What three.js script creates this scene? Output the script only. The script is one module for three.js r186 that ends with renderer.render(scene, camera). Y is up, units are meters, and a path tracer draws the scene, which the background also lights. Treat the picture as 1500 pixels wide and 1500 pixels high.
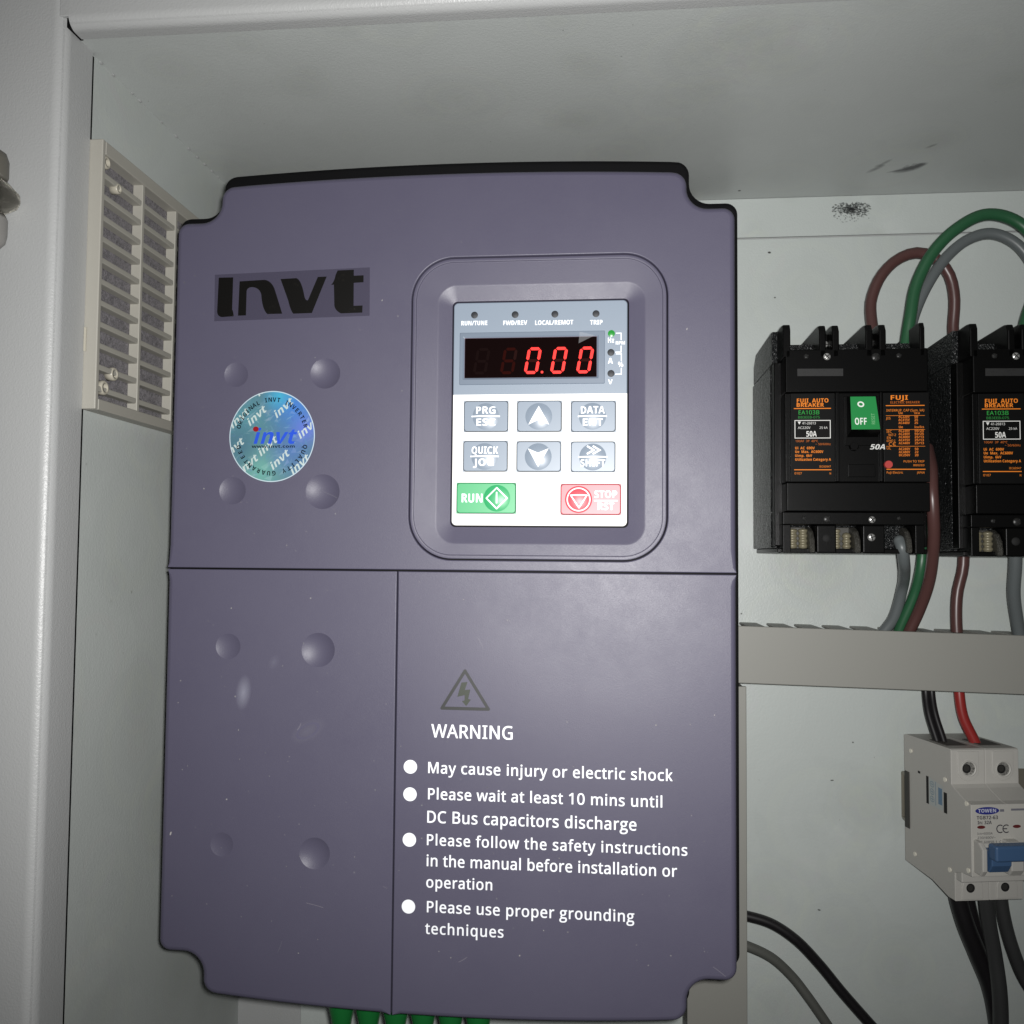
import * as THREE from 'three';
import { mergeGeometries, toCreasedNormals } from 'three/addons/utils/BufferGeometryUtils.js';
import { RoundedBoxGeometry } from 'three/addons/geometries/RoundedBoxGeometry.js';
import { Brush, Evaluator, SUBTRACTION } from 'three-bvh-csg';

// ---------------------------------------------------------------- camera, light, exposure
// Plans are written in millimetres (x right, y up, z out of the cabinet; z = 0 is the mounting plate) and built in metres.
const MM = 0.001;
const scene = new THREE.Scene();
const camera = new THREE.PerspectiveCamera(58.11, 1, 0.01, 20);
camera.position.set(0.06195, 0.00593, 0.5347);
camera.quaternion.setFromRotationMatrix(new THREE.Matrix4().makeBasis(
  new THREE.Vector3(0.994817, 0.008736, -0.101305), new THREE.Vector3(-0.003855, 0.998826, 0.04828), new THREE.Vector3(0.101608, -0.047639, 0.993683)));
const renderer = new THREE.WebGLRenderer({ antialias: true });
renderer.toneMapping = THREE.LinearToneMapping;
renderer.toneMappingExposure = 1;
renderer.shadowMap.enabled = true;
scene.background = new THREE.Color(0.006, 0.0062, 0.0066);   // the unlit room behind the photographer
const flash = new THREE.SpotLight(new THREE.Color(1, 0.99, 0.975), 0.84, 0, 0.96, 1, 2);   // the phone's flash, beside its lens
flash.name = 'phone_flash_light';
flash.position.set(0.067, 0.0100, 0.536);
flash.target.position.set(0.005, 0.075, 0);
flash.shadow.radius = 0.16;
flash.castShadow = true;
scene.add(flash, flash.target);

// ---------------------------------------------------------------- helpers
let seed = 20240611;
const rnd = () => { seed = (seed + 0x6d2b79f5) | 0; let t = Math.imul(seed ^ (seed >>> 15), 1 | seed); t = (t + Math.imul(t ^ (t >>> 7), 61 | t)) ^ t; return ((t ^ (t >>> 14)) >>> 0) / 4294967296; };
const V2 = (x, y) => new THREE.Vector2(x, y), V3 = (x, y, z) => new THREE.Vector3(x, y, z);
const rgb = (r, g, b) => new THREE.Color().setRGB(r, g, b);
const used = new Map();
function numbered(name) { const n = used.get(name) ?? 0; used.set(name, n + 1); return n ? name + '_' + String(n).padStart(3, '0') : name; }
function shadows(o) { o.castShadow = o.receiveShadow = true; return o; }
function tag(o, label, category, group) { o.userData.label = label; o.userData.category = category; if (group) o.userData.group = group; return o; }
function boxUV(g) {   // uv in metres, projected along each face's main axis (geometry already in metres)
  const p = g.attributes.position, n = g.attributes.normal, uv = new Float32Array(p.count * 2);
  for (let i = 0; i < p.count; i++) {
    const a = Math.abs(n.getX(i)), b = Math.abs(n.getY(i)), c = Math.abs(n.getZ(i));
    if (c >= a && c >= b) { uv[i * 2] = p.getX(i); uv[i * 2 + 1] = p.getY(i); }
    else if (a >= b) { uv[i * 2] = p.getZ(i); uv[i * 2 + 1] = p.getY(i); }
    else { uv[i * 2] = p.getX(i); uv[i * 2 + 1] = p.getZ(i); }
  }
  return g.setAttribute('uv', new THREE.BufferAttribute(uv, 2));
}
// merges geometries written in mm into ONE mesh, in metres, about the origin (ox, oy, oz) in mm
function obj(name, geos, material, parent = scene, o = [0, 0, 0], keepUV = false) {
  const list = [].concat(geos).map((g) => {
    const h = g.index ? g.toNonIndexed() : g.clone();
    for (const k of Object.keys(h.attributes)) if (!['position', 'normal', 'uv'].includes(k)) h.deleteAttribute(k);
    if (!h.attributes.normal) h.computeVertexNormals();
    if (!h.attributes.uv) h.setAttribute('uv', new THREE.BufferAttribute(new Float32Array(h.attributes.position.count * 2), 2));
    return h;
  });
  let g = list.length > 1 ? mergeGeometries(list) : list[0];
  g.translate(-o[0], -o[1], -o[2]);
  g.scale(MM, MM, MM);
  if (!keepUV) boxUV(g);
  const m = shadows(new THREE.Mesh(g, material));
  m.name = parent === scene ? numbered(name) : name;
  parent.add(m);
  return m;
}
function thing(name, label, category, o, group) {
  const t = new THREE.Group();
  t.name = numbered(name); t.position.set(o[0] * MM, o[1] * MM, o[2] * MM); tag(t, label, category, group); t.userData.o = undefined;
  delete t.userData.o; scene.add(t);
  return t;
}
function struct(name, geos, material, label) { const m = obj(name, geos, material); m.userData.kind = 'structure'; if (label) m.userData.label = label; return m; }
const box = (x0, x1, y0, y1, z0, z1) => new THREE.BoxGeometry(x1 - x0, y1 - y0, z1 - z0).translate((x0 + x1) / 2, (y0 + y1) / 2, (z0 + z1) / 2);
const rbox = (x0, x1, y0, y1, z0, z1, r = 0.6, s = 2) => new RoundedBoxGeometry(x1 - x0, y1 - y0, z1 - z0, s, Math.min(r, (x1 - x0) / 2.01, (y1 - y0) / 2.01, (z1 - z0) / 2.01)).translate((x0 + x1) / 2, (y0 + y1) / 2, (z0 + z1) / 2);
const cyl = (r0, r1, h, x, y, z, axis = 'z', n = 28) => {
  const g = new THREE.CylinderGeometry(r1, r0, h, n);   // r0 at the base, r1 at the far end of the axis
  if (axis === 'z') g.rotateX(Math.PI / 2); else if (axis === 'x') g.rotateZ(-Math.PI / 2);
  return g.translate(x, y, z);
};
function quadPlane(tl, tr, br, bl, z) {   // a flat print of four corners, uv 0..1
  const g = new THREE.BufferGeometry();
  const P = [tl, tr, br, bl].map(([x, y]) => [x, y, z]);
  g.setAttribute('position', new THREE.Float32BufferAttribute([P[3], P[2], P[1], P[3], P[1], P[0]].flat(), 3));
  g.setAttribute('uv', new THREE.Float32BufferAttribute([0, 0, 1, 0, 1, 1, 0, 0, 1, 1, 0, 1], 2));
  g.computeVertexNormals();
  return g;
}
const linePts = (a, b, n) => Array.from({ length: n }, (_, i) => [a[0] + (b[0] - a[0]) * i / n, a[1] + (b[1] - a[1]) * i / n]);
const arcPts = (cx, cy, r, a0, a1, n) => Array.from({ length: n }, (_, i) => { const t = (a0 + (a1 - a0) * i / n) * Math.PI / 180; return [cx + r * Math.cos(t), cy + r * Math.sin(t)]; });
function rrect(x0, x1, y0, y1, r, n = 10, side = 6) {   // counter-clockwise rounded rectangle, same count for the same n and side
  return [...linePts([x0 + r, y0], [x1 - r, y0], side), ...arcPts(x1 - r, y0 + r, r, -90, 0, n), ...linePts([x1, y0 + r], [x1, y1 - r], side), ...arcPts(x1 - r, y1 - r, r, 0, 90, n),
    ...linePts([x1 - r, y1], [x0 + r, y1], side), ...arcPts(x0 + r, y1 - r, r, 90, 180, n), ...linePts([x0, y1 - r], [x0, y0 + r], side), ...arcPts(x0 + r, y0 + r, r, 180, 270, n)];
}
function normals2D(ring) {   // outward normals of a counter-clockwise ring
  return ring.map((_, i) => {
    const a = ring[(i + ring.length - 1) % ring.length], b = ring[(i + 1) % ring.length], l = Math.hypot(b[0] - a[0], b[1] - a[1]) || 1;
    return [(b[1] - a[1]) / l, -(b[0] - a[0]) / l];
  });
}
const at = (ring, z) => ring.map(([x, y]) => [x, y, z]);
const inset = (ring, d) => { const n = normals2D(ring); return ring.map(([x, y], i) => { const k = typeof d === 'function' ? d(x, y) : d; return [x - n[i][0] * k, y - n[i][1] * k]; }); };
function skin(rings, flip = false) {   // triangles between successive rings of equal count
  const t = [];
  for (let k = 0; k + 1 < rings.length; k++) for (let i = 0, m = rings[k].length; i < m; i++) {
    const a = rings[k][i], b = rings[k][(i + 1) % m], c = rings[k + 1][(i + 1) % m], d = rings[k + 1][i];
    if (flip) t.push(...a, ...c, ...b, ...a, ...d, ...c); else t.push(...a, ...b, ...c, ...a, ...c, ...d);
  }
  return t;
}
function capTris(ring, holes, z, flip = false) {
  const shape = ring.map(([x, y]) => V2(x, y)), hs = holes.map((h) => h.map(([x, y]) => V2(x, y)));
  const all = [...shape, ...hs.flat()], t = [];
  for (const [a, b, c] of THREE.ShapeUtils.triangulateShape(shape, hs)) for (const i of flip ? [a, c, b] : [a, b, c]) t.push(all[i].x, all[i].y, z);
  return t;
}
function fromTris(t, crease = 0.6) {
  const g = new THREE.BufferGeometry();
  g.setAttribute('position', new THREE.Float32BufferAttribute(t, 3));
  g.setAttribute('uv', new THREE.Float32BufferAttribute(new Float32Array(t.length / 3 * 2), 2));
  g.computeVertexNormals();
  return crease ? toCreasedNormals(g, crease) : g;
}
// a solid plate from z0 to z1 with a filleted front edge; fillet(x, y) gives the radius along the outline; holes are counter-clockwise rings
function plate(ring, z0, z1, fillet = 0.5, holes = [], holeFillet = 0.4, steps = 5) {
  const f = typeof fillet === 'function' ? fillet : () => fillet, n = normals2D(ring), rings = [at(ring, z0)];
  for (let k = 0; k <= steps; k++) {
    const a = k / steps * Math.PI / 2;
    rings.push(ring.map(([x, y], i) => { const r = f(x, y); return [x - n[i][0] * r * (1 - Math.cos(a)), y - n[i][1] * r * (1 - Math.cos(a)), z1 - r * (1 - Math.sin(a))]; }));
  }
  const t = skin(rings), top = rings[rings.length - 1].map(([x, y]) => [x, y]), tops = [];
  for (const h of holes) {
    const hr = [at(h, z0), at(h, z1 - holeFillet)];
    for (let k = 1; k <= 3; k++) { const a = k / 3 * Math.PI / 2; hr.push(at(inset(h, -holeFillet * (1 - Math.cos(a))), z1 - holeFillet * (1 - Math.sin(a)))); }
    t.push(...skin(hr, true));
    tops.push(hr[hr.length - 1].map(([x, y]) => [x, y]));
  }
  return mergeGeometries([fromTris(t), fromTris([...capTris(top, tops, z1), ...capTris(ring, holes, z0, true)], 0)]);
}
const lathe = (pts, x, y, z, n = 32) => new THREE.LatheGeometry(pts.map(([r, h]) => V2(r, h)), n).translate(x, y, z);
function extrudeX(profile, x0, x1, bevel = 0.3) {   // profile in (z, y), swept along x
  const s = new THREE.Shape(profile.map(([z, y]) => V2(z, y)));
  return new THREE.ExtrudeGeometry(s, { depth: x1 - x0 - 2 * bevel, bevelEnabled: bevel > 0, bevelSize: bevel, bevelOffset: -bevel, bevelThickness: bevel, bevelSegments: 2, curveSegments: 8 })
    .translate(0, 0, bevel).applyMatrix4(new THREE.Matrix4().makeBasis(V3(0, 0, 1), V3(0, 1, 0), V3(-1, 0, 0))).translate(x1, 0, 0);
}
// extrusion along z becomes -x above, so the profile's x (z) keeps its sign and the sweep runs from x1 down to x0

// ---------------------------------------------------------------- textures
function grain(size, cells, amp, fn) {   // tiling value noise, several octaves
  const data = new Uint8Array(size * size * 4), grids = cells.map((c) => Float32Array.from({ length: c * c }, rnd));
  for (let y = 0; y < size; y++) for (let x = 0; x < size; x++) {
    let v = 0, w = 0;
    cells.forEach((c, k) => {
      const fx = x / size * c, fy = y / size * c, ix = Math.floor(fx), iy = Math.floor(fy), sx = fx - ix, sy = fy - iy, ux = sx * sx * (3 - 2 * sx), uy = sy * sy * (3 - 2 * sy), g = grids[k];
      const q = (i, j) => g[((j + c) % c) * c + (i + c) % c];
      v += amp[k] * ((q(ix, iy) * (1 - ux) + q(ix + 1, iy) * ux) * (1 - uy) + (q(ix, iy + 1) * (1 - ux) + q(ix + 1, iy + 1) * ux) * uy); w += amp[k];
    });
    v /= w; if (fn) v = fn(v);
    const o = (y * size + x) * 4; data[o] = data[o + 1] = data[o + 2] = Math.max(0, Math.min(255, v * 255)); data[o + 3] = 255;
  }
  const t = new THREE.DataTexture(data, size, size);
  t.magFilter = THREE.LinearFilter; t.wrapS = t.wrapT = THREE.RepeatWrapping; t.needsUpdate = true;
  return t;
}
const tile = (t, metres) => { const c = t.clone(); c.repeat.set(1 / metres, 1 / metres); c.needsUpdate = true; return c; };
const N_peel = grain(512, [48, 96, 200], [1, 0.7, 0.35]);
const N_fine = grain(512, [128, 256], [1, 0.8]);
const N_rough = grain(512, [20, 60, 170], [0.6, 0.8, 1]);
const N_hands = grain(512, [5, 11, 40, 120, 256], [1, 0.9, 0.5, 0.35, 0.3], (v) => Math.min(1, 0.80 + 0.34 * (v - 0.28)));
const N_spots = grain(512, [90, 200], [1, 0.8], (v) => Math.max(0, (v - 0.52) * 4));
function canvas(w, h, draw, srgb = true) {
  const c = document.createElement('canvas'); c.width = w; c.height = h;
  draw(c.getContext('2d'), w, h);
  const t = new THREE.CanvasTexture(c);
  if (srgb) t.colorSpace = THREE.SRGBColorSpace;
  t.magFilter = THREE.LinearFilter; t.anisotropy = 8;
  return t;
}
function fitText(c, s, x, y, w, h, font = 'bold', family = 'sans-serif') {   // text with its left baseline at (x, y), stretched to width w, capital height h
  c.save(); c.font = `${font} 100px ${family}`; c.textAlign = 'left'; c.textBaseline = 'alphabetic';
  c.translate(x, y); c.scale(w / c.measureText(s).width, h / 71.4); c.fillText(s, 0, 0); c.restore();
}
const css = (r, g, b, a = 1) => { const f = (v) => Math.round(255 * (v <= 0.0031308 ? 12.92 * v : 1.055 * Math.pow(v, 1 / 2.4) - 0.055)); return `rgba(${f(r)},${f(g)},${f(b)},${a})`; };
function mottled(c, w, h, base, amount, n, size) {   // uneven paint: very faint blotches over a base colour
  c.fillStyle = css(...base); c.fillRect(0, 0, w, h);
  for (let i = 0; i < n; i++) {
    const x = rnd() * w, y = rnd() * h, r = size * (0.4 + rnd()), up = rnd() > 0.5, g = c.createRadialGradient(x, y, 0, x, y, r);
    const col = up ? '255,255,250' : '70,66,52';
    g.addColorStop(0, `rgba(${col},${amount * rnd()})`); g.addColorStop(1, `rgba(${col},0)`);
    c.fillStyle = g; c.fillRect(x - r, y - r, 2 * r, 2 * r);
  }
}
function specks(c, w, h, n, size, colour) { for (let i = 0; i < n; i++) { c.fillStyle = colour(rnd()); c.beginPath(); c.ellipse(rnd() * w, rnd() * h, size * (0.3 + rnd()), size * (0.3 + rnd() * 0.7), rnd() * 3, 0, 7); c.fill(); } }

// ---------------------------------------------------------------- materials
const std = (color, roughness, more = {}) => new THREE.MeshStandardMaterial({ color, roughness, ...more });
const bump = (t, metres, depth) => ({ bumpMap: tile(t, metres), bumpScale: depth });
const PAINT = [0.45, 0.484, 0.47];
const M = {
  frame: std(rgb(0.375, 0.382, 0.38), 0.4, bump(N_peel, 0.03, 0.00009)),
  black: new THREE.MeshPhysicalMaterial({ color: rgb(0.003, 0.003, 0.0034), roughness: 0.6, specularIntensity: 0.2, ...bump(N_fine, 0.02, 0.00002) }),
  purple: new THREE.MeshPhysicalMaterial({ color: rgb(0.067, 0.0625, 0.095), roughness: 0.5, specularIntensity: 0.75, roughnessMap: tile(N_hands, 0.19), ...bump(N_fine, 0.016, 0.00003) }),
  bakelite: new THREE.MeshPhysicalMaterial({ color: rgb(0.0025, 0.0025, 0.0025), roughness: 0.33, specularIntensity: 0.3, ...bump(N_fine, 0.02, 0.00002) }),
  bakeliteRough: std(rgb(0.011, 0.012, 0.0125), 0.3, bump(N_rough, 0.07, 0.0022)),
  ivory: std(rgb(0.33, 0.318, 0.28), 0.5, bump(N_fine, 0.02, 0.00002)),
  ivoryPin: std(rgb(0.40, 0.375, 0.31), 0.25),
  grey: std(rgb(0.24, 0.238, 0.215), 0.5, bump(N_fine, 0.02, 0.00001)),
  mcb: std(rgb(0.43, 0.42, 0.39), 0.5, bump(N_fine, 0.02, 0.00002)),
  mcbPin: std(rgb(0.75, 0.72, 0.62), 0.3),
  steel: std(rgb(0.55, 0.55, 0.53), 0.3, { metalness: 0.65 }),
  dullSteel: std(rgb(0.055, 0.053, 0.048), 0.5, { metalness: 0.5 }),
  brass: std(rgb(0.20, 0.18, 0.12), 0.4, { metalness: 0.25 }),
  clamp: std(rgb(0.06, 0.058, 0.05), 0.35, { metalness: 0.35, ...bump(N_rough, 0.02, 0.0006) }),
  hole: std(rgb(0.004, 0.004, 0.004), 0.8),
  green: std(rgb(0.018, 0.084, 0.036), 0.42), greenCap: std(rgb(0.008, 0.10, 0.022), 0.25),
  brown: std(rgb(0.075, 0.034, 0.031), 0.36), greyWire: std(rgb(0.105, 0.118, 0.12), 0.4), red: std(rgb(0.25, 0.022, 0.02), 0.36),
  blackWire: std(rgb(0.009, 0.008, 0.009), 0.4), slate: std(rgb(0.035, 0.036, 0.036), 0.45), olive: std(rgb(0.085, 0.087, 0.078), 0.5),
};

// ================================================================ the setting: the steel cabinet
const panelTex = (x0, y0, w, h, pxPerMm, draw) => { const t = canvas(Math.round(w * pxPerMm), Math.round(h * pxPerMm), draw); t.wrapS = t.wrapT = THREE.ClampToEdgeWrapping; t.repeat.set(1 / (w * MM), 1 / (h * MM)); t.offset.set(-x0 / w, -y0 / h); return t; };
const painted = (map, rough = 0.42) => std(0xffffff, rough, { map, ...bump(N_peel, 0.04, 0.00006) });
// back wall strip above the plate, with the black scuff
const backMap = panelTex(-160, 150, 400, 70, 5, (c, w, h) => {
  mottled(c, w, h, PAINT, 0.06, 120, 60);
  const X = (x) => (x + 160) * 5, Y = (y) => (220 - y) * 5;
  for (let i = 0; i < 420; i++) {
    const a = rnd() * 6.28, r = Math.pow(rnd(), 0.8), x = 200.5 + Math.cos(a) * r * 11, y = 206 + Math.sin(a) * r * 4 + (rnd() < 0.25 ? -rnd() * 5 : 0);
    c.fillStyle = `rgba(12,14,14,${0.25 + 0.6 * rnd() * (1 - r * 0.6)})`; c.beginPath(); c.ellipse(X(x), Y(y), 0.8 + rnd() * 3.2, 0.6 + rnd() * 1.4, -0.3 + rnd() * 0.9, 0, 7); c.fill();
  }
  for (let i = 0; i < 46; i++) { c.strokeStyle = `rgba(14,15,15,${0.15 + 0.4 * rnd()})`; c.lineWidth = 0.8 + rnd() * 2; const x = 193 + rnd() * 15, y = 203.4 + rnd() * 5; c.beginPath(); c.moveTo(X(x), Y(y)); c.lineTo(X(x + 0.6 + rnd() * 2.6), Y(y + rnd() * 1.3 - 0.3)); c.stroke(); }
  specks(c, w, h, 22, 1.6, (v) => `rgba(40,40,36,${0.3 + v * 0.4})`);
});
struct('wall_back', box(-154, 420, -420, 214, -6, -2.2), M.frame, 'pale grey painted steel back wall of the cabinet');
struct('back_strip', rbox(-112, 400, 190.75, 213.5, -1.7, -0.1, 0.25), painted(backMap), 'pale grey steel strip above the mounting plate, with a black scuff');
const plateMap = panelTex(-114, -260, 420, 450, 4, (c, w, h) => {
  mottled(c, w, h, PAINT, 0.05, 260, 120);
  const X = (x) => (x + 114) * 4, Y = (y) => (190 - y) * 4;
  for (const [x, y, a, b, t] of [[154.8, 181.6, 3.4, 2, 0.1], [157.8, 155.3, 2, 1.4, 0], [138.4, -25.6, 1.8, 1.4, 0], [187.6, -117.2, 3.6, 1.0, -0.05], [180.1, -188.3, 3.2, 1.2, 0.2], [199, -96, 1.6, 1.2, 0]]) {
    c.fillStyle = 'rgba(28,28,26,0.85)'; c.beginPath(); c.ellipse(X(x), Y(y), a, b, t, 0, 7); c.fill();
  }
  specks(c, w, h, 60, 1.3, (v) => `rgba(60,58,50,${0.12 + v * 0.25})`);
});
struct('mounting_plate', rbox(-114, 400, -400, 189.8, -1.6, 0, 0.5), painted(plateMap), 'pale grey painted mounting plate screwed to the back wall');
const wallMap = panelTex(-10, -420, 220, 640, 2, (c, w, h) => { mottled(c, w, h, [0.44, 0.465, 0.45], 0.05, 160, 60); specks(c, w, h, 40, 1, (v) => `rgba(60,58,50,${0.1 + v * 0.2})`); });
struct('wall_left', box(-155, -152.4, -420, 215, -5, 177.5), painted(wallMap), 'grey painted steel side wall with the vent grille');
const ceilMap = panelTex(-160, -10, 420, 210, 4, (c, w, h) => {
  mottled(c, w, h, [0.45, 0.472, 0.463], 0.05, 140, 90);
  const X = (x) => (x + 160) * 4, Y = (z) => (200 - z) * 4;
  const streak = (x, z, l, wd, ang, a) => { for (let i = 0; i < 70; i++) { const t = rnd(), s = (rnd() - 0.5) * wd * (1 - Math.abs(t - 0.5)); c.fillStyle = `rgba(20,20,22,${a * rnd()})`; c.beginPath(); c.ellipse(X(x + Math.cos(ang) * (t - 0.5) * l - Math.sin(ang) * s), Y(z + Math.sin(ang) * (t - 0.5) * l + Math.cos(ang) * s), 3.2 * rnd() + 1, 1.6, -ang, 0, 7); c.fill(); } };
  const blot = (x, z, a, b, t, k) => { c.save(); c.translate(X(x), Y(z)); c.rotate(-t); c.scale(a, b); const g = c.createRadialGradient(0, 0, 0, 0, 0, 4); g.addColorStop(0, `rgba(18,18,20,${k})`); g.addColorStop(0.5, `rgba(18,18,20,${k * 0.6})`); g.addColorStop(1, 'rgba(18,18,20,0)'); c.fillStyle = g; c.fillRect(-4, -4, 8, 8); c.restore(); };
  blot(204, 36, 7, 2.2, 1.0, 0.35); blot(207, 44, 5, 1.6, 1.1, 0.3); blot(221, 34, 8, 4, 0.5, 0.6); blot(225, 38, 6, 3, 0.8, 0.7); blot(217, 33, 7, 1.5, 0.4, 0.45); blot(224, 62, 4, 1.5, 0.9, 0.3);
  blot(221, 36, 3.4, 3, 0.2, 0.35); blot(226, 40, 2.2, 2.6, 1.2, 0.4); blot(205, 40, 3, 2.4, 0.4, 0.3); streak(222, 37, 8, 9, 0.75, 0.22);
  specks(c, w, h, 26, 1.4, (v) => `rgba(50,50,46,${0.15 + v * 0.3})`);
  c.fillStyle = 'rgba(25,25,22,0.8)'; c.beginPath(); c.ellipse(X(136.3), Y(12), 3, 3.6, 0, 0, 7); c.fill();
});
const ceiling = struct('ceiling', box(-152.4, 420, 213.6, 217, -5, 196), painted(ceilMap), 'grey painted steel top panel inside the cabinet');
for (const [z, s] of [[173, 1], [163, 0.8], [147, 0.8], [140, 1], [119, 0.7], [104, 1.1], [90, 1], [80, 0.9], [71, 1], [62, 0.9], [54, 0.8]])   // spatter along the welded corner
  obj('weld_bead', new THREE.SphereGeometry(1, 10, 8).scale(0.55 * s, 0.45 * s, 1.5 * s).translate(-152 , 213.4, z), M.frame, ceiling);
struct('wall_right', box(420, 423, -420, 217, -5, 200), painted(wallMap));
struct('floor', box(-155, 423, -424, -420, -5, 200), M.frame);

struct('slit_backing', box(-159, -157, -420, 217, -5, 199), M.frame);  // unseen slab added behind the frame slit to keep it in shade

// the folded front frame: a stile at the left and a rail along the top
function fold(pts, a, b, axis) {   // sheet folded to a profile of points, swept straight from a to b along y or x
  const t = [];
  for (let i = 0; i + 1 < pts.length; i++) {
    const p = pts[i], q = pts[i + 1], P = (k, s) => axis === 'y' ? [k[0], s, k[1]] : [s, k[0], k[1]];
    t.push(...P(p, a), ...P(q, a), ...P(q, b), ...P(p, a), ...P(q, b), ...P(p, b));
  }
  return fromTris(t, 0.9);
}
const bend = (r, n, inner) => Array.from({ length: n + 1 }, (_, i) => { const a = i / n * Math.PI / 2; return [Math.sin(a) * r, Math.cos(a) * r]; });
{
  const f = new THREE.Group(); f.name = 'cabinet_frame'; f.userData.kind = 'structure'; f.userData.label = 'grey painted folded steel front frame of the cabinet'; scene.add(f);
  const R = 5;
  const stile = [[-260, 201], ...bend(R, 10).map(([s, c]) => [-151 - R + s, 201 - R + c]), [-151, 181], [-152.2, 181], [-152.2, 196], [-156, 199.5], [-260, 199.5], [-260, 201]];
  obj('frame_stile', fold(stile, -440, 330, 'y'), M.frame, f);
  const rail = [[330, 200.9], ...bend(R, 10).map(([s, c]) => [213 + R - s, 200.9 - R + c]), [213, 191.3], [214.2, 191.3], [214.2, 196], [218, 199.4], [330, 199.4], [330, 200.9]];
  obj('frame_rail', fold(rail, -149.7, 430, 'x'), M.frame, f);
  obj('joint_shade_strip', [box(-154, -152.35, -420, 213.3, 177.6, 180.95), box(-150.95, -149.75, 213.25, 217, 190, 199.6)], M.black, f);  // black strips added to stand for shade in the joint and corner slit
  obj('weld_seam', rbox(-153.6, -149, 217.2, 330, 196, 200.7, 0.4), M.frame, f);
}

// ================================================================ the vent grille on the left wall
{
  const o = [-152.4, 64, 125], t = thing('vent_grille', 'ivory plastic louvred vent with grey filter on the left cabinet wall', 'vent grille', o);
  const x0 = -152.3, x1 = -145.4, y0 = 64.4, y1 = 176.8, z0 = 68, z1 = 180.8;
  obj('frame', [rbox(x0, x1, y0, y1, z1 - 2.4, z1, 0.5), rbox(x0, x1, y0, y0 + 4.6, z0, z1 - 2.45, 0.5), rbox(x0, x1, y1 - 5.6, y1, z0, z1 - 2.45, 0.5), rbox(x0, x1, y0 + 4.65, y1 - 5.65, z0, z0 + 4, 0.5)], M.ivory, t, o);
  obj('filter_mat', rbox(x0, x0 + 1.5, y0 + 2, y1 - 2, z0 + 2, z1 - 1, 0.3), std(rgb(0.27, 0.255, 0.27), 0.95, { map: tile(grain(256, [16, 64, 128], [0.5, 1, 1.2], (v) => 0.45 + (v - 0.3) * 1.4), 0.03), bumpMap: tile(N_rough, 0.02), bumpScale: 0.0008 }), t, o);
  for (let k = 0; k < 11; k++) { const y = 78.2 + k * 8.95 - 5.6; obj('slat', rbox(x0 + 1.6, x1 - 0.9, y - 0.4, y + 2.0, z0 + 3, z1 - 2.5, 0.5, 2), M.ivory, t, o); }
  for (const z of [144.3, 112.4, 81]) obj('bar', rbox(x0 + 1.6, x1 - 0.5, y0 + 4, y1 - 5, z, z + 2.2, 0.4, 1), M.ivory, t, o);
  for (const [y, z, r] of [[168.7, 175.8, 2.7], [161.5, 166, 2.3], [81.7, 165, 2.9], [74.5, 172.4, 3.1]]) {
    const p = obj('screw_boss', lathe([[0, -3.4], [r, -3.4], [r, -0.6], [r * 0.85, 0], [r * 0.55, 0], [r * 0.5, -1.2], [0, -1.2]], 0, 0, 0, 26).rotateZ(-Math.PI / 2).translate(x1 - 0.6, y, z), M.ivoryPin, t, o);
  }
  obj('clip', rbox(-150.9, -149.9, 88, 98, 180.9, 181.6, 0.2), M.ivoryPin, t, o);
}

// ================================================================ the hinge on the frame
{
  const o = [-174, 126, 207], t = thing('door_hinge', 'worn steel hinge knuckle on the front frame at the left edge', 'hinge', o);
  obj('hinge_flange', lathe([[0, 136], [4.2, 136.4], [8.6, 139.5], [9.4, 141.5], [9.2, 144], [5.2, 148.2], [0, 149]], -173.5, 0, 208), std(rgb(0.34, 0.325, 0.28), 0.27, { metalness: 0.9, ...bump(N_rough, 0.01, 0.0016) }), t, o);
  obj('hinge_cap', lathe([[0, 149.2], [4.6, 149.4], [5.2, 151], [5.2, 157], [4.2, 160], [2, 161.5], [0, 161.8]], -174.2, 0, 207), std(rgb(0.10, 0.095, 0.08), 0.4, bump(N_fine, 0.02, 0.00004)), t, o);
  obj('hinge_pin', lathe([[0, 122], [2.6, 122.6], [4.6, 125], [5.2, 128], [5.2, 134], [4.4, 135.8], [0, 135.9]], -174, 0, 207), std(rgb(0.20, 0.195, 0.185), 0.4, bump(N_fine, 0.02, 0.00004)), t, o);
  obj('hinge_leaf', rbox(-186, -175, 126, 158, 201.3, 203.2, 0.5), M.dullSteel, t, o);
}

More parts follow.
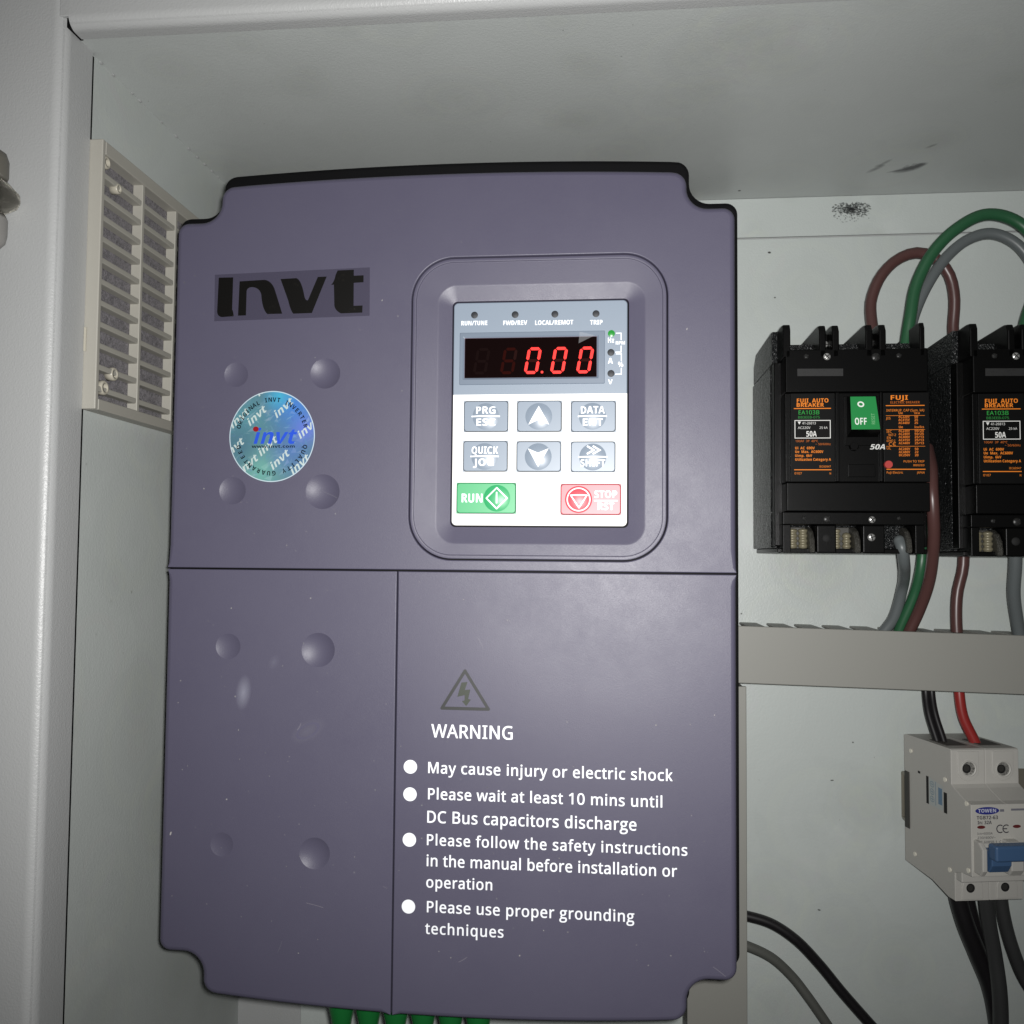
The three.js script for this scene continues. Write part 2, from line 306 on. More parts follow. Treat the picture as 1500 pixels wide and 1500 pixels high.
// ================================================================ the inverter drive
const O = [0, -166, 0];
const inverter = thing('inverter_drive', 'large purple grey motor drive with keypad, red display and printed warnings', 'motor drive', O);
const bow = (x, k) => k * (1 - (x / 88) ** 2);
function outline(ox, oyT, oyB, y0 = null, y1 = null) {   // the drive's outline, notched at all four corners, bowed at top and bottom
  const W = 110 + ox, nx = 92 + ox * 0.8, ny = 138.5 + oyT * 0.62, top = 153 + oyT, nb = -148 - oyB, bot = -163.3 - oyB, pts = [];
  const edge = (x) => x * 1;
  // bottom
  pts.push(...linePts([-86, 0], [86, 0], 24).map(([x]) => [x, bot - bow(x, 3.6)]));
  pts.push(...arcPts(nx - 5.5, bot + 5.5, 5.5, -85, 0, 7), ...linePts([nx, bot + 5.5], [nx, nb - 8], 2), ...arcPts(nx + 8, nb - 8, 8, 180, 90, 8), ...linePts([nx + 8, nb], [W - 4.5, nb], 3), ...arcPts(W - 4.5, nb + 4.5, 4.5, -90, 0, 7));
  pts.push(...linePts([W, nb + 4.5], [W, ny - 4.5], 40));
  pts.push(...arcPts(W - 4.5, ny - 4.5, 4.5, 0, 90, 7), ...linePts([W - 4.5, ny], [nx + 8, ny], 3), ...arcPts(nx + 8, ny + 8, 8, 270, 180, 8), ...linePts([nx, ny + 8], [nx, top - 5.5], 2), ...arcPts(nx - 5.5, top - 5.5, 5.5, 0, 85, 7));
  pts.push(...linePts([86, 0], [-86, 0], 24).map(([x]) => [x, top + bow(x, 2.4)]));
  pts.push(...arcPts(-nx + 5.5, top - 5.5, 5.5, 95, 180, 7), ...linePts([-nx, top - 5.5], [-nx, ny + 8], 2), ...arcPts(-nx - 8, ny + 8, 8, 0, -90, 8), ...linePts([-nx - 8, ny], [-W + 4.5, ny], 3), ...arcPts(-W + 4.5, ny - 4.5, 4.5, 90, 180, 7));
  pts.push(...linePts([-W, ny - 4.5], [-W, nb + 4.5], 40));
  pts.push(...arcPts(-W + 4.5, nb + 4.5, 4.5, 180, 270, 7), ...linePts([-W + 4.5, nb], [-nx - 8, nb], 3), ...arcPts(-nx - 8, nb - 8, 8, 90, 0, 8), ...linePts([-nx, nb - 8], [-nx, bot + 5.5], 2), ...arcPts(-nx + 5.5, bot + 5.5, 5.5, 180, 265, 7));
  return pts;
}
const full = outline(0, 0, 0);
// cut an outline by straight lines: keeps points with inside(x, y), adds the corners given where the cut runs
function cut(ring, keep, corners) {   // ring's kept run, in order, followed by the corners
  const n = ring.length, k = ring.map(([x, y]) => keep(x, y)); let s = 0;
  while (!(k[s] && !k[(s + n - 1) % n])) s++;
  const out = []; for (let i = 0; k[(s + i) % n] && i < n; i++) out.push(ring[(s + i) % n]);
  const dense = []; const chain = [out[out.length - 1], ...corners, out[0]];
  for (let i = 0; i + 1 < chain.length; i++) { const m = Math.max(2, Math.round(Math.hypot(chain[i + 1][0] - chain[i][0], chain[i + 1][1] - chain[i][1]) / 6)); const l = linePts(chain[i], chain[i + 1], m); dense.push(...(i ? l : l.slice(1))); }
  return [...out, ...dense];
}
const SX = -17.7;   // the seam between the two lower covers
const upperRing = cut(full, (x, y) => y > 1, [[-110, 0.3], [110, 0.3]]);
const lowerL = cut(full, (x, y) => y < -1.5 && x < SX - 1, [[SX - 0.28, -166.72], [SX - 0.28, -0.35], [-110, -0.35]]);
const lowerR = cut(full, (x, y) => y < -1.5 && x > SX + 1, [[110, -0.35], [SX + 0.28, -0.35], [SX + 0.28, -166.76]]);
const ss = THREE.MathUtils.smoothstep;
const filletU = (x, y) => 0.35 + 1.7 * ss(y, 0.3, 4);
const filletL = (x, y) => 0.35 + 1.7 * ss(-y, 0.35, 4) * ss(SX - x, 0.3, 4);
const filletR = (x, y) => 0.35 + 1.7 * ss(-y, 0.35, 4) * ss(x - SX, 0.3, 4);
const kfO = rrect(-13.75, 84.95, 4.15, 121.65, 16.8, 16, 6);        // opening for the keypad frame
const ev = new Evaluator(); ev.attributes = ['position', 'normal', 'uv']; ev.useGroups = false;
function dented(g, dents) {   // shallow round dents pressed into the moulding
  let b = new Brush(g); b.updateMatrixWorld();
  for (const [x, y, r, d] of dents) {
    const R = (r * r + d * d) / (2 * d), s = new Brush(new THREE.SphereGeometry(R, 96, 64).translate(x, y, 186 + R - d)); s.updateMatrixWorld();
    b = ev.evaluate(b, s, SUBTRACTION); b.updateMatrixWorld();
  }
  return b.geometry;
}
obj('base', (() => { const r = outline(1.8, 6.6, -2.5), t = []; t.push(...skin([at(r, 0.4), at(r, 178.6), at(inset(r, 0.5), 179.6), at(inset(r, 1.6), 180)]), ...capTris(inset(r, 1.6), [], 180), ...capTris(r, [], 0.4, true)); return fromTris(t); })(), M.black, inverter, O);
obj('upper_cover', dented(plate(upperRing, 180.02, 186, filletU, [kfO]), [[-83.9, 76.6, 4.9, 0.75], [-47.7, 76.7, 6.0, 1.5], [-84.3, 30.6, 5.4, 0.95], [-47.9, 30.3, 6.8, 1.75]]), M.purple, inverter, O);
obj('lower_cover', dented(plate(lowerL, 180.02, 186, filletL), [[-84.6, -30.3, 5.0, 0.8], [-48.5, -31, 6.6, 1.6], [-85.3, -106.4, 4.6, 0.55], [-48.4, -108.3, 6.0, 1.3]]), M.purple, inverter, O);
obj('lower_cover', plate(lowerR, 180.02, 186, filletR), M.purple, inverter, O);
{   // sunken frame round the keypad
  const n = 16, R = (x0, x1, y0, y1, r, z) => at(rrect(x0, x1, y0, y1, r, n, 6), z);
  const rings = [R(-13.3, 84.5, 4.6, 121.2, 16.4, 180.02), R(-13.3, 84.5, 4.6, 121.2, 16.4, 185.5), R(-13.1, 84.3, 4.8, 121, 16.2, 185.9), R(-12.5, 83.7, 5.4, 120.4, 15.6, 186.02), R(-11.9, 83.1, 6, 119.8, 15, 185.9), R(-11.7, 82.9, 6.2, 119.6, 14.8, 185.5),
    R(-11.4, 82.6, 6.5, 119.3, 14.6, 185.45), R(-3.6, 76.8, 10.2, 110.9, 7.6, 185.4), R(-3.2, 76.4, 10.6, 110.5, 7.2, 185.34), R(-2.8, 76, 11, 110.1, 6.8, 185.2), R(1.6, 70.8, 16.4, 105.4, 2.6, 183.4), R(2.0, 70.4, 16.9, 104.9, 2, 183.25), R(2.2, 70.2, 17.1, 104.7, 1.8, 180.02)];
  obj('keypad_frame', fromTris(skin(rings), 0.7), M.purple, inverter, O);
}
// ---- keypad: one print sheet, 20 px per mm, shared by its plates and buttons
const KX = 2.2, KY = 104.8, KS = 20, kx = (x) => (x - KX) * KS, ky = (y) => (KY - y) * KS;
const buttons = [['PRG', 'ESC', 7.2, 24.1, 53.9, 65.5, 15.6, 59.6], ['up', '', 27.9, 44.7, 53.8, 65.4, 36.1, 59.5], ['DATA', 'ENT', 48.6, 65.3, 53.6, 65.2, 56.6, 59.4], ['QUICK', 'JOG', 7.1, 24.0, 38.5, 50.0, 15.3, 44.1], ['down', '', 27.8, 44.6, 38.4, 49.8, 36.0, 44.0], ['>>', 'SHIFT', 48.6, 65.2, 38.2, 49.6, 56.8, 43.8], ['RUN', '', 4.7, 27.4, 22.3, 33.8, 20.2, 28.0], ['STOP', 'RST', 44.8, 67.4, 21.9, 33.4, 51.5, 27.6]];
const keyMap = canvas(68 * KS, 88 * KS, (c, w, h) => {
  c.fillStyle = css(0.80, 0.79, 0.76); c.fillRect(0, 0, w, h);
  c.fillStyle = css(0.185, 0.225, 0.275); c.fillRect(0, 0, w, ky(68.2));
  c.fillStyle = css(0.8, 0.82, 0.85);
  for (const [s, x0, x1, y, cap] of [['RUN/TUNE', 5.4, 15.9, 95.4, 1.75], ['FWD/REV', 21.8, 31.3, 95.25, 1.75], ['LOCAL/REMOT', 34.2, 49.1, 95.1, 1.75], ['TRIP', 55.5, 60.4, 94.9, 1.75], ['Hz', 62.2, 64.8, 87.8, 1.9], ['RPM', 65.2, 69, 87.0, 1.3], ['A', 62.4, 64.3, 79.7, 2.2], ['V', 62.5, 64.2, 71.8, 1.8], ['%', 66.2, 68.3, 78.4, 1.9]]) fitText(c, s, kx(x0), ky(y), (x1 - x0) * KS, cap * KS);
  c.strokeStyle = css(0.8, 0.82, 0.85); c.lineWidth = 7;
  c.beginPath(); c.moveTo(kx(65.4), ky(91.4)); c.lineTo(kx(67.4), ky(91.4)); c.lineTo(kx(67.4), ky(88.7)); c.moveTo(kx(67.4), ky(86.6)); c.lineTo(kx(67.4), ky(84.1)); c.lineTo(kx(65.2), ky(84.1)); c.stroke();
  c.beginPath(); c.moveTo(kx(65.4), ky(83.4)); c.lineTo(kx(67.5), ky(83.4)); c.lineTo(kx(67.5), ky(80.6)); c.moveTo(kx(67.5), ky(78)); c.lineTo(kx(67.5), ky(75.6)); c.lineTo(kx(65.2), ky(75.6)); c.stroke();
  for (const [a, b, x0, x1, y0, y1, cx, cy] of buttons) {
    const run = a === 'RUN', stop = a === 'STOP', R = 5.1;
    c.fillStyle = run ? css(0.03, 0.30, 0.11) : stop ? css(0.50, 0.055, 0.075) : css(0.185, 0.225, 0.275);
    c.fillRect(kx(x0 - 0.3), ky(y1 + 0.3), (x1 - x0 + 0.6) * KS, (y1 - y0 + 0.6) * KS);
    c.fillStyle = c.strokeStyle = css(0.84, 0.85, 0.86); c.lineJoin = 'round';
    if (a === 'up' || a === 'down') {
      const s = a === 'up' ? 1 : -1, P = (x, y) => [kx(cx + x), ky(cy + s * y)];
      c.beginPath(); c.moveTo(...P(0, 4.0)); c.lineTo(...P(4.0, -3.2)); c.lineTo(...P(0, -1.4)); c.lineTo(...P(-4.0, -3.2)); c.closePath(); c.fill();
    } else if (run) {
      fitText(c, 'RUN', kx(6.2), ky(26.4), 8.8 * KS, 3.3 * KS);
      c.lineWidth = 11; c.beginPath(); c.moveTo(kx(cx), ky(cy + 4)); c.lineTo(kx(cx + 4), ky(cy)); c.lineTo(kx(cx), ky(cy - 4)); c.lineTo(kx(cx - 4), ky(cy)); c.closePath(); c.moveTo(kx(cx), ky(cy + 2.4)); c.lineTo(kx(cx), ky(cy - 2)); c.stroke();
    } else if (stop) {
      fitText(c, 'STOP', kx(57.4), ky(28.3), 8.8 * KS, 2.7 * KS); fitText(c, 'RST', kx(58.4), ky(23.7), 6.6 * KS, 2.7 * KS); c.fillRect(kx(57.4), ky(27.4), 8.8 * KS, 9);
      c.lineWidth = 10; c.beginPath(); c.arc(kx(cx), ky(cy), 4.3 * KS, 0, 7); c.stroke();
      c.beginPath(); c.moveTo(kx(cx - 3), ky(cy + 1.6)); c.lineTo(kx(cx + 3.2), ky(cy + 1.6)); c.lineTo(kx(cx + 0.2), ky(cy - 3.2)); c.closePath(); c.stroke();
    } else {
      c.fillRect(kx(cx - 5.5), ky(cy + 0.3), 11 * KS, 0.55 * KS);
      if (a === '>>') {
        c.lineWidth = 14; c.lineJoin = 'miter';
        for (const d of [-1.8, 0.4]) { c.beginPath(); c.moveTo(kx(cx + d - 0.4), ky(cy + 4.2)); c.lineTo(kx(cx + d + 2.2), ky(cy + 2.6)); c.lineTo(kx(cx + d - 0.4), ky(cy + 1.1)); c.stroke(); }
      } else { const l = a.length === 3 ? 8.2 : a.length === 4 ? 9.4 : 10.4; fitText(c, a, kx(cx - l / 2), ky(cy + 1.0), l * KS, 2.8 * KS); }
      const l = b === 'SHIFT' ? 9.6 : 8; fitText(c, b, kx(cx - l / 2), ky(cy - 3.6), l * KS, 2.7 * KS);
    }
  }
});
const keyUV = (g) => { const p = g.attributes.position, uv = new Float32Array(p.count * 2); for (let i = 0; i < p.count; i++) { uv[2 * i] = (p.getX(i) - KX) / 68; uv[2 * i + 1] = 1 - (KY - p.getY(i)) / 88; } return g.setAttribute('uv', new THREE.BufferAttribute(uv, 2)); };
const keyMat = std(0xffffff, 0.41, { map: keyMap }), greyKey = std(0xffffff, 0.37, { map: keyMap });
{
  const keypad = new THREE.Group(); keypad.name = 'keypad'; keypad.position.set((36 - O[0]) * MM, (17 - O[1]) * MM, 180.6 * MM); inverter.add(keypad);
  const K = [36, 17, 180];
  obj('keypad_body', keyUV(plate(rrect(2.6, 69.8, 17.5, 104.3, 1.8, 8, 4), 180.02, 183, 0.4)), keyMat, keypad, K, true);
  // display surround: a raised step with a sloping lip round the dark window
  const R4 = (x0, x1, y0, y1, z) => at(rrect(x0, x1, y0, y1, 0.3, 3, 6), z);
  const bez = std(rgb(0.125, 0.155, 0.20), 0.35);
  obj('display_bezel', fromTris(skin([R4(5.1, 61.2, 72.0, 92.4, 183.0), R4(5.1, 61.2, 72.0, 92.4, 183.35), R4(5.3, 61.0, 72.2, 92.2, 183.5), R4(6.3, 58.9, 74.0, 90.9, 183.5), R4(7.1, 58.1, 74.7, 90.2, 183.08)]), 0.3), bez, keypad, K);
  obj('display_back', quadPlane([6.9, 90.4], [58.3, 90.4], [58.3, 74.5], [6.9, 74.5], 183.06), new THREE.MeshPhysicalMaterial({ color: rgb(0.003, 0.002, 0.002), roughness: 0.6, specularIntensity: 0.05 }), keypad, K);
  const dull = (a, b, c) => new THREE.MeshPhysicalMaterial({ color: rgb(a, b, c), roughness: 0.6, specularIntensity: 0.1 });
  const lit = std(rgb(0.1, 0.0, 0.0), 0.5, { emissive: rgb(1.0, 0.045, 0.035), emissiveIntensity: 1.7 }), dim = new THREE.MeshPhysicalMaterial({ color: rgb(0.012, 0.004, 0.003), roughness: 0.7, specularIntensity: 0.05, emissive: rgb(1, 0.10, 0.05), emissiveIntensity: 0.012 }), dark = dull(0.012, 0.006, 0.005), dimmer = dull(0.02, 0.006, 0.005);
  const seg = (a, b) => {   // a tapered bar between two points
    const dx = b[0] - a[0], dy = b[1] - a[1], l = Math.hypot(dx, dy), u = [dx / l, dy / l], v = [-u[1], u[0]], h = 0.56, g = 0.2, P = (s, w) => [a[0] + u[0] * s + v[0] * w, a[1] + u[1] * s + v[1] * w];
    return plate([P(g, 0), P(g + h, -h), P(l - g - h, -h), P(l - g, 0), P(l - g - h, h), P(g + h, h)], 183.08, 183.2, 0.02);
  };
  const digit = (x, y, on, mOn, mOff, dot) => {
    const p = (i, j) => [x + 0.5 + i * 4.25 + j * 0.8, y + 0.5 + j * 4.6], S = { a: [p(0, 2), p(1, 2)], b: [p(1, 1), p(1, 2)], c: [p(1, 0), p(1, 1)], d: [p(0, 0), p(1, 0)], e: [p(0, 0), p(0, 1)], f: [p(0, 1), p(0, 2)], g: [p(0, 1), p(1, 1)] };
    const L = [], D = []; for (const k of 'abcdefg') (on.includes(k) ? L : D).push(seg(...S[k]));
    if (dot) L.push(cyl(0.5, 0.5, 0.12, 37.2, y + 0.6, 183.14));
    if (L.length) obj('lit_digit', L, mOn, keypad, K); if (D.length) obj('unlit_digit', D, mOff, keypad, K);
  };
  digit(10.3, 76.1, '', dim, dull(0.0035, 0.0025, 0.0022)); digit(20.9, 76.1, 'acdefg', dim, dark); digit(30.2, 76.1, 'abcdef', lit, dimmer, true); digit(40.3, 76.1, 'abcdef', lit, dimmer); digit(50.3, 76.1, 'abcdef', lit, dimmer);
  obj('display_window', quadPlane([7, 90.3], [58.2, 90.3], [58.2, 74.6], [7, 74.6], 183.3), new THREE.MeshPhysicalMaterial({ color: rgb(0.93, 0.70, 0.70), roughness: 0.02, transmission: 1, thickness: 0, ior: 1.45 }), keypad, K);
  obj('film_scrap', fromTris([51.6, 92.0, 183.95, 51.2, 87.6, 183.6, 57.4, 90.6, 183.55, 51.6, 92.0, 183.95, 57.4, 90.6, 183.55, 52.6, 91.8, 184.0], 0), new THREE.MeshStandardMaterial({ color: rgb(0.7, 0.7, 0.72), roughness: 0.3, transparent: true, opacity: 0.10 }), keypad, K);
  const ledDark = std(rgb(0.012, 0.014, 0.018), 0.6), ledOn = std(rgb(0.01, 0.12, 0.02), 0.3, { emissive: rgb(0.02, 0.30, 0.03), emissiveIntensity: 0.55 });
  [[10.7, 99.4], [26.6, 99.3], [42.0, 99.2], [57.8, 99.1], [63.7, 91.3], [63.55, 84.0], [63.6, 75.9]].forEach(([x, y], i) => obj('indicator_led', lathe([[0, 0.22], [0.6, 0.18], [1.1, 0.1], [1.3, 0.02], [1.36, 0]], 0, 0, 0, 20).rotateX(Math.PI / 2).translate(x, y, 183.01), i === 4 ? ledOn : ledDark, keypad, K));
  for (const [a, b, x0, x1, y0, y1, cx, cy] of buttons) {
    const outer = rrect(x0, x1, y0, y1, 1.2, 6, 3), R = 5.15, dome = [];
    const flat = keyUV(plate(outer, 183, 183.55, 0.25)), d = 0.85, big = (R * R + d * d) / (2 * d), th = Math.asin(R / big);
    const sp = keyUV(new THREE.SphereGeometry(big, 40, 12, 0, Math.PI * 2, 0, th).rotateX(Math.PI / 2).translate(cx, cy, 183.56 + d - big).toNonIndexed());
    obj('button', [flat, sp], a === 'RUN' || a === 'STOP' ? keyMat : greyKey, keypad, K, true);
    obj('button_gap', plate(inset(outer, -0.28), 182.9, 183.03, 0.01), std(rgb(0.02, 0.022, 0.026), 0.6), keypad, K);
  }
}
// ---- stickers and prints
function invtLetters(c, S) {   // the maker's word mark on a 775 x 245 field
  const poly = (f) => { c.beginPath(); f(); c.closePath(); c.fill(); };
  poly(() => { c.moveTo(20, 16); c.lineTo(93, 18); c.lineTo(90, 182); c.quadraticCurveTo(96, 190, 98, 216); c.lineTo(40, 218); c.quadraticCurveTo(14, 214, 14, 186); });
  poly(() => { c.moveTo(126, 40); c.lineTo(250, 38); c.quadraticCurveTo(290, 44, 306, 98); c.lineTo(342, 212); c.lineTo(268, 211); c.quadraticCurveTo(242, 190, 236, 112); c.quadraticCurveTo(226, 74, 186, 72); c.quadraticCurveTo(164, 74, 162, 92); c.lineTo(160, 214); c.lineTo(120, 214); });
  poly(() => { c.moveTo(332, 38); c.lineTo(410, 37); c.quadraticCurveTo(436, 44, 452, 130); c.quadraticCurveTo(458, 154, 470, 150); c.lineTo(518, 36); c.lineTo(562, 36); c.lineTo(490, 214); c.lineTo(398, 214); c.quadraticCurveTo(384, 200, 372, 150); });
  poly(() => { c.moveTo(616, 8); c.lineTo(696, 8); c.lineTo(696, 38); c.lineTo(744, 38); c.lineTo(744, 72); c.lineTo(696, 73); c.lineTo(696, 186); c.lineTo(740, 186); c.lineTo(739, 221); c.lineTo(634, 221); c.quadraticCurveTo(604, 206, 601, 180); c.lineTo(598, 78); c.lineTo(584, 79); c.quadraticCurveTo(600, 64, 606, 30); });
}
const logoMap = canvas(1550, 490, (c, w, h) => {
  c.fillStyle = css(0.055, 0.049, 0.078, 0.7); c.fillRect(0, 0, w, h);
  c.save(); c.scale(2, 2.06); c.fillStyle = 'rgba(9,8,7,1)'; invtLetters(c); c.restore();
  for (let i = 0; i < 34; i++) { c.fillStyle = `rgba(96,90,76,${0.2 + 0.35 * rnd()})`; c.save(); c.globalCompositeOperation = 'source-atop'; c.translate([560, 520, 780, 870, 1330, 1240, 130, 700][i % 8] + rnd() * 80, [330, 400, 120, 360, 390, 60, 420, 200][i % 8] + rnd() * 60); c.rotate(rnd() * 3); c.fillRect(0, 0, 3 + rnd() * 16, 1.5 + rnd() * 2.5); c.restore(); }
});
const decal = (map, rough = 0.4, more = {}) => std(0xffffff, rough, { map, transparent: true, ...more });
obj('logo_sticker', quadPlane([-93.6, 116.9], [-30.5, 118.4], [-30.3, 99.2], [-93.4, 98.1], 186.14), decal(logoMap, 0.33), inverter, O, true);
const holoMap = canvas(768, 768, (c, w) => {
  const R = 384; c.translate(R, R);
  c.fillStyle = css(0.10, 0.20, 0.26); c.beginPath(); c.arc(0, 0, R, 0, 7); c.fill();
  c.save(); c.clip();
  for (const [x, y, r, col] of [[200, -250, 330, '70,130,235'], [-220, -160, 300, '88,150,160'], [-100, 280, 320, '120,185,170'], [180, 120, 260, '86,120,190'], [-280, 80, 220, '74,112,132'], [60, -340, 160, '70,190,220'], [-120, 330, 150, '110,170,160'], [300, -60, 180, '110,120,230']]) { const g = c.createRadialGradient(x, y, 0, x, y, r); g.addColorStop(0, `rgba(${col},0.75)`); g.addColorStop(1, `rgba(${col},0)`); c.fillStyle = g; c.fillRect(-R, -R, 2 * R, 2 * R); }
  for (let i = 0; i < 260; i++) { c.fillStyle = `hsla(${170 + rnd() * 80},45%,${45 + rnd() * 30}%,0.12)`; c.save(); c.translate((rnd() - 0.5) * 2 * R, (rnd() - 0.5) * 2 * R); c.rotate(rnd() * 3); c.fillRect(0, 0, 8 + rnd() * 46, 3 + rnd() * 14); c.restore(); }
  for (let i = 0; i < 90; i++) { c.fillStyle = `rgba(${175 + rnd() * 50},${190 + rnd() * 40},${205 + rnd() * 40},${0.05 + rnd() * 0.16})`; c.save(); c.translate((rnd() - 0.5) * 2 * R, (rnd() - 0.5) * 2 * R); c.rotate(-0.72 + (rnd() - 0.5)); c.beginPath(); c.moveTo(0, 0); c.lineTo(20 + rnd() * 90, 6 * rnd()); c.lineTo(14 + rnd() * 70, 12 + rnd() * 42); c.closePath(); c.fill(); c.restore(); }
  c.fillStyle = 'rgba(205,218,214,0.92)';
  for (const [x, y] of [[-360, -60], [-205, -80], [35, -145], [-20, -370], [-400, 190], [-270, 330], [10, 290], [250, 30], [190, 330], [270, -260], [-100, 175], [-130, -330]]) { c.save(); c.translate(x, y); c.rotate(-0.72); c.scale(1, 0.9); fitText(c, 'invt', 0, 0, 205, 70, 'italic bold'); c.restore(); }
  c.fillStyle = 'rgba(46,86,214,1)'; fitText(c, 'ınvt'.replace('ı', 'i'), -180, 62, 385, 128, 'italic bold'); c.fillStyle = 'rgba(150,22,34,1)'; c.beginPath(); c.ellipse(-146, -62, 26, 22, 0, 0, 7); c.fill();
  c.fillStyle = 'rgba(8,10,26,1)'; fitText(c, 'www.invt.com', -180, 96, 390, 24);
  const ring = (s, a0, a1) => { c.font = 'bold 52px sans-serif'; c.textAlign = 'center'; [...s].forEach((ch, i) => { c.save(); c.rotate(a0 + (a1 - a0) * i / (s.length - 1)); c.translate(0, -292); c.fillText(ch, 0, 0); c.restore(); }); };
  ring('ORIGINAL INVT INVERTER', -1.30, 1.28); ring('QUALITY GUARANTEED', 1.86, 4.42);
  c.restore(); c.strokeStyle = 'rgba(205,220,230,0.95)'; c.lineWidth = 8; c.beginPath(); c.arc(0, 0, R - 5, 0, 7); c.stroke();
});
obj('hologram_sticker', (() => { const g = new THREE.CircleGeometry(1, 72).scale(17.35, 18.0, 1).translate(-68.7, 52.0, 186.14); return g; })(), new THREE.MeshPhysicalMaterial({ map: holoMap, metalness: 0.35, roughness: 0.3, clearcoat: 0.5, clearcoatRoughness: 0.15, iridescence: 0.5, iridescenceIOR: 1.6, iridescenceThicknessRange: [150, 420] }), inverter, O, true);
const WX = -16, WY = -33, WW = 112, WH = 110, WS = 16, wx = (x) => (x - WX) * WS, wy = (y) => (WY - y) * WS;
const warnMap = canvas(WW * WS, WH * WS, (c) => {
  c.fillStyle = 'rgba(226,228,232,1)';
  for (const [s, x0, x1, y, cap] of [['WARNING', -3.8, 27.7, -63.05, 4.9], ['May cause injury or electric shock', -5.3, 86.7, -76.5, 4.1], ['Please wait at least 10 mins until', -5.2, 83.4, -86.3, 4.1], ['DC Bus capacitors discharge', -5.4, 73.8, -95.0, 4.3], ['Please follow the safety instructions', -5.4, 92.3, -103.4, 4.0], ['in the manual before installation or', -5.3, 88.5, -111.2, 4.2], ['operation', -5.2, 20.5, -119.1, 4.0], ['Please use proper grounding', -5.1, 72.9, -128.2, 4.1], ['techniques', -5.2, 24.7, -136.2, 4.0]]) {
    // letters are spaced out as on the print
    const L = (x1 - x0) * WS, f = cap * WS / 0.714; c.font = `${f}px sans-serif`; c.textBaseline = 'alphabetic'; c.textAlign = 'left'; c.lineJoin = 'round'; c.strokeStyle = c.fillStyle; c.lineWidth = 2.2;
    const wTot = c.measureText(s).width; let k = (L - wTot) / (s.length - 1), squeeze = 1; if (k < 0.3) { squeeze = L / (wTot + s.length * 1.2); k = 1.2; }
    c.save(); c.translate(wx(x0), wy(y)); c.scale(squeeze, 1); let x = 0;
    for (let i = 0; i < s.length; i++) { c.fillText(s[i], x, 0); c.strokeText(s[i], x, 0); x = c.measureText(s.slice(0, i + 1)).width + k * (i + 1); }
    c.restore();
  }
  for (const y of [-74.4, -84.7, -101.7, -126.5]) { c.beginPath(); c.arc(wx(-11.65), wy(y), 2.6 * WS, 0, 7); c.fill(); }
  c.strokeStyle = 'rgba(14,16,15,1)'; c.lineWidth = 1.15 * WS; c.lineJoin = 'round';
  c.beginPath(); c.moveTo(wx(8.9), wy(-37.8)); c.lineTo(wx(18), wy(-52)); c.lineTo(wx(0.2), wy(-52)); c.closePath(); c.stroke();
  c.fillStyle = 'rgba(26,34,16,1)'; c.beginPath();
  [[7.6, -42.2], [9.9, -42.0], [8.9, -45.0], [11.0, -44.8], [10.2, -48.3], [11.2, -48.6], [9.5, -51], [7.9, -49.2], [8.9, -48.9], [8.9, -46.9], [6.1, -47.6]].forEach(([x, y], i) => (i ? c.lineTo(wx(x), wy(y)) : c.moveTo(wx(x), wy(y)))); c.closePath(); c.fill();
});
obj('warning_print', quadPlane([WX, WY], [WX + WW, WY], [WX + WW, WY - WH], [WX, WY - WH], 186.08), decal(warnMap, 0.5), inverter, O, true);
const dustMap = canvas(1320, 1920, (c, w, h) => {   // dust specks, nicks and soft pale smears on the covers, 6 px per mm
  const X = (x) => (x + 110) * 6, Y = (y) => (155 - y) * 6;
  for (let i = 0; i < 260; i++) { c.fillStyle = `rgba(178,175,172,${0.1 + rnd() * rnd() * 0.6})`; c.beginPath(); c.ellipse(rnd() * w, h * Math.pow(rnd(), 0.7), 0.6 + rnd() * 1.5, 0.6 + rnd() * 1.7, rnd() * 3, 0, 7); c.fill(); }
  const smear = (x, y, a, b, t, k) => { c.save(); c.translate(X(x), Y(y)); c.rotate(t); c.scale(a, b); const g = c.createRadialGradient(0, 0, 0, 0, 0, 6); g.addColorStop(0, `rgba(196,198,214,${k})`); g.addColorStop(1, 'rgba(196,198,214,0)'); c.fillStyle = g; c.fillRect(-6, -6, 12, 12); c.restore(); };
  smear(-78, -48, 3.2, 7, 0.1, 0.22); smear(-66, -36, 2, 3, 0.4, 0.05); smear(-52, -62, 8, 4, -0.5, 0.03);
  c.strokeStyle = 'rgba(190,188,190,0.16)'; c.lineCap = 'round';
  for (let i = 0; i < 26; i++) { c.lineWidth = 0.5 + rnd(); const x = rnd() * w, y = rnd() * h, t = rnd() * 6, l = 5 + rnd() * 40; c.beginPath(); c.moveTo(x, y); c.quadraticCurveTo(x + Math.cos(t) * l * 0.5 + 3, y + Math.sin(t) * l * 0.5, x + Math.cos(t) * l, y + Math.sin(t) * l); c.stroke(); }
  for (const [x, y, a, b] of [[102, -52, 0.4, 1.2], [92, 92, 0.5, 1.5], [-106, -103, 0.9, 2.2]]) { c.fillStyle = 'rgba(205,200,196,0.5)'; c.beginPath(); c.ellipse(X(x), Y(y), a * 2, b * 2, 0.3, 0, 7); c.fill(); }
});
const dustMat = decal(dustMap, 0.8);
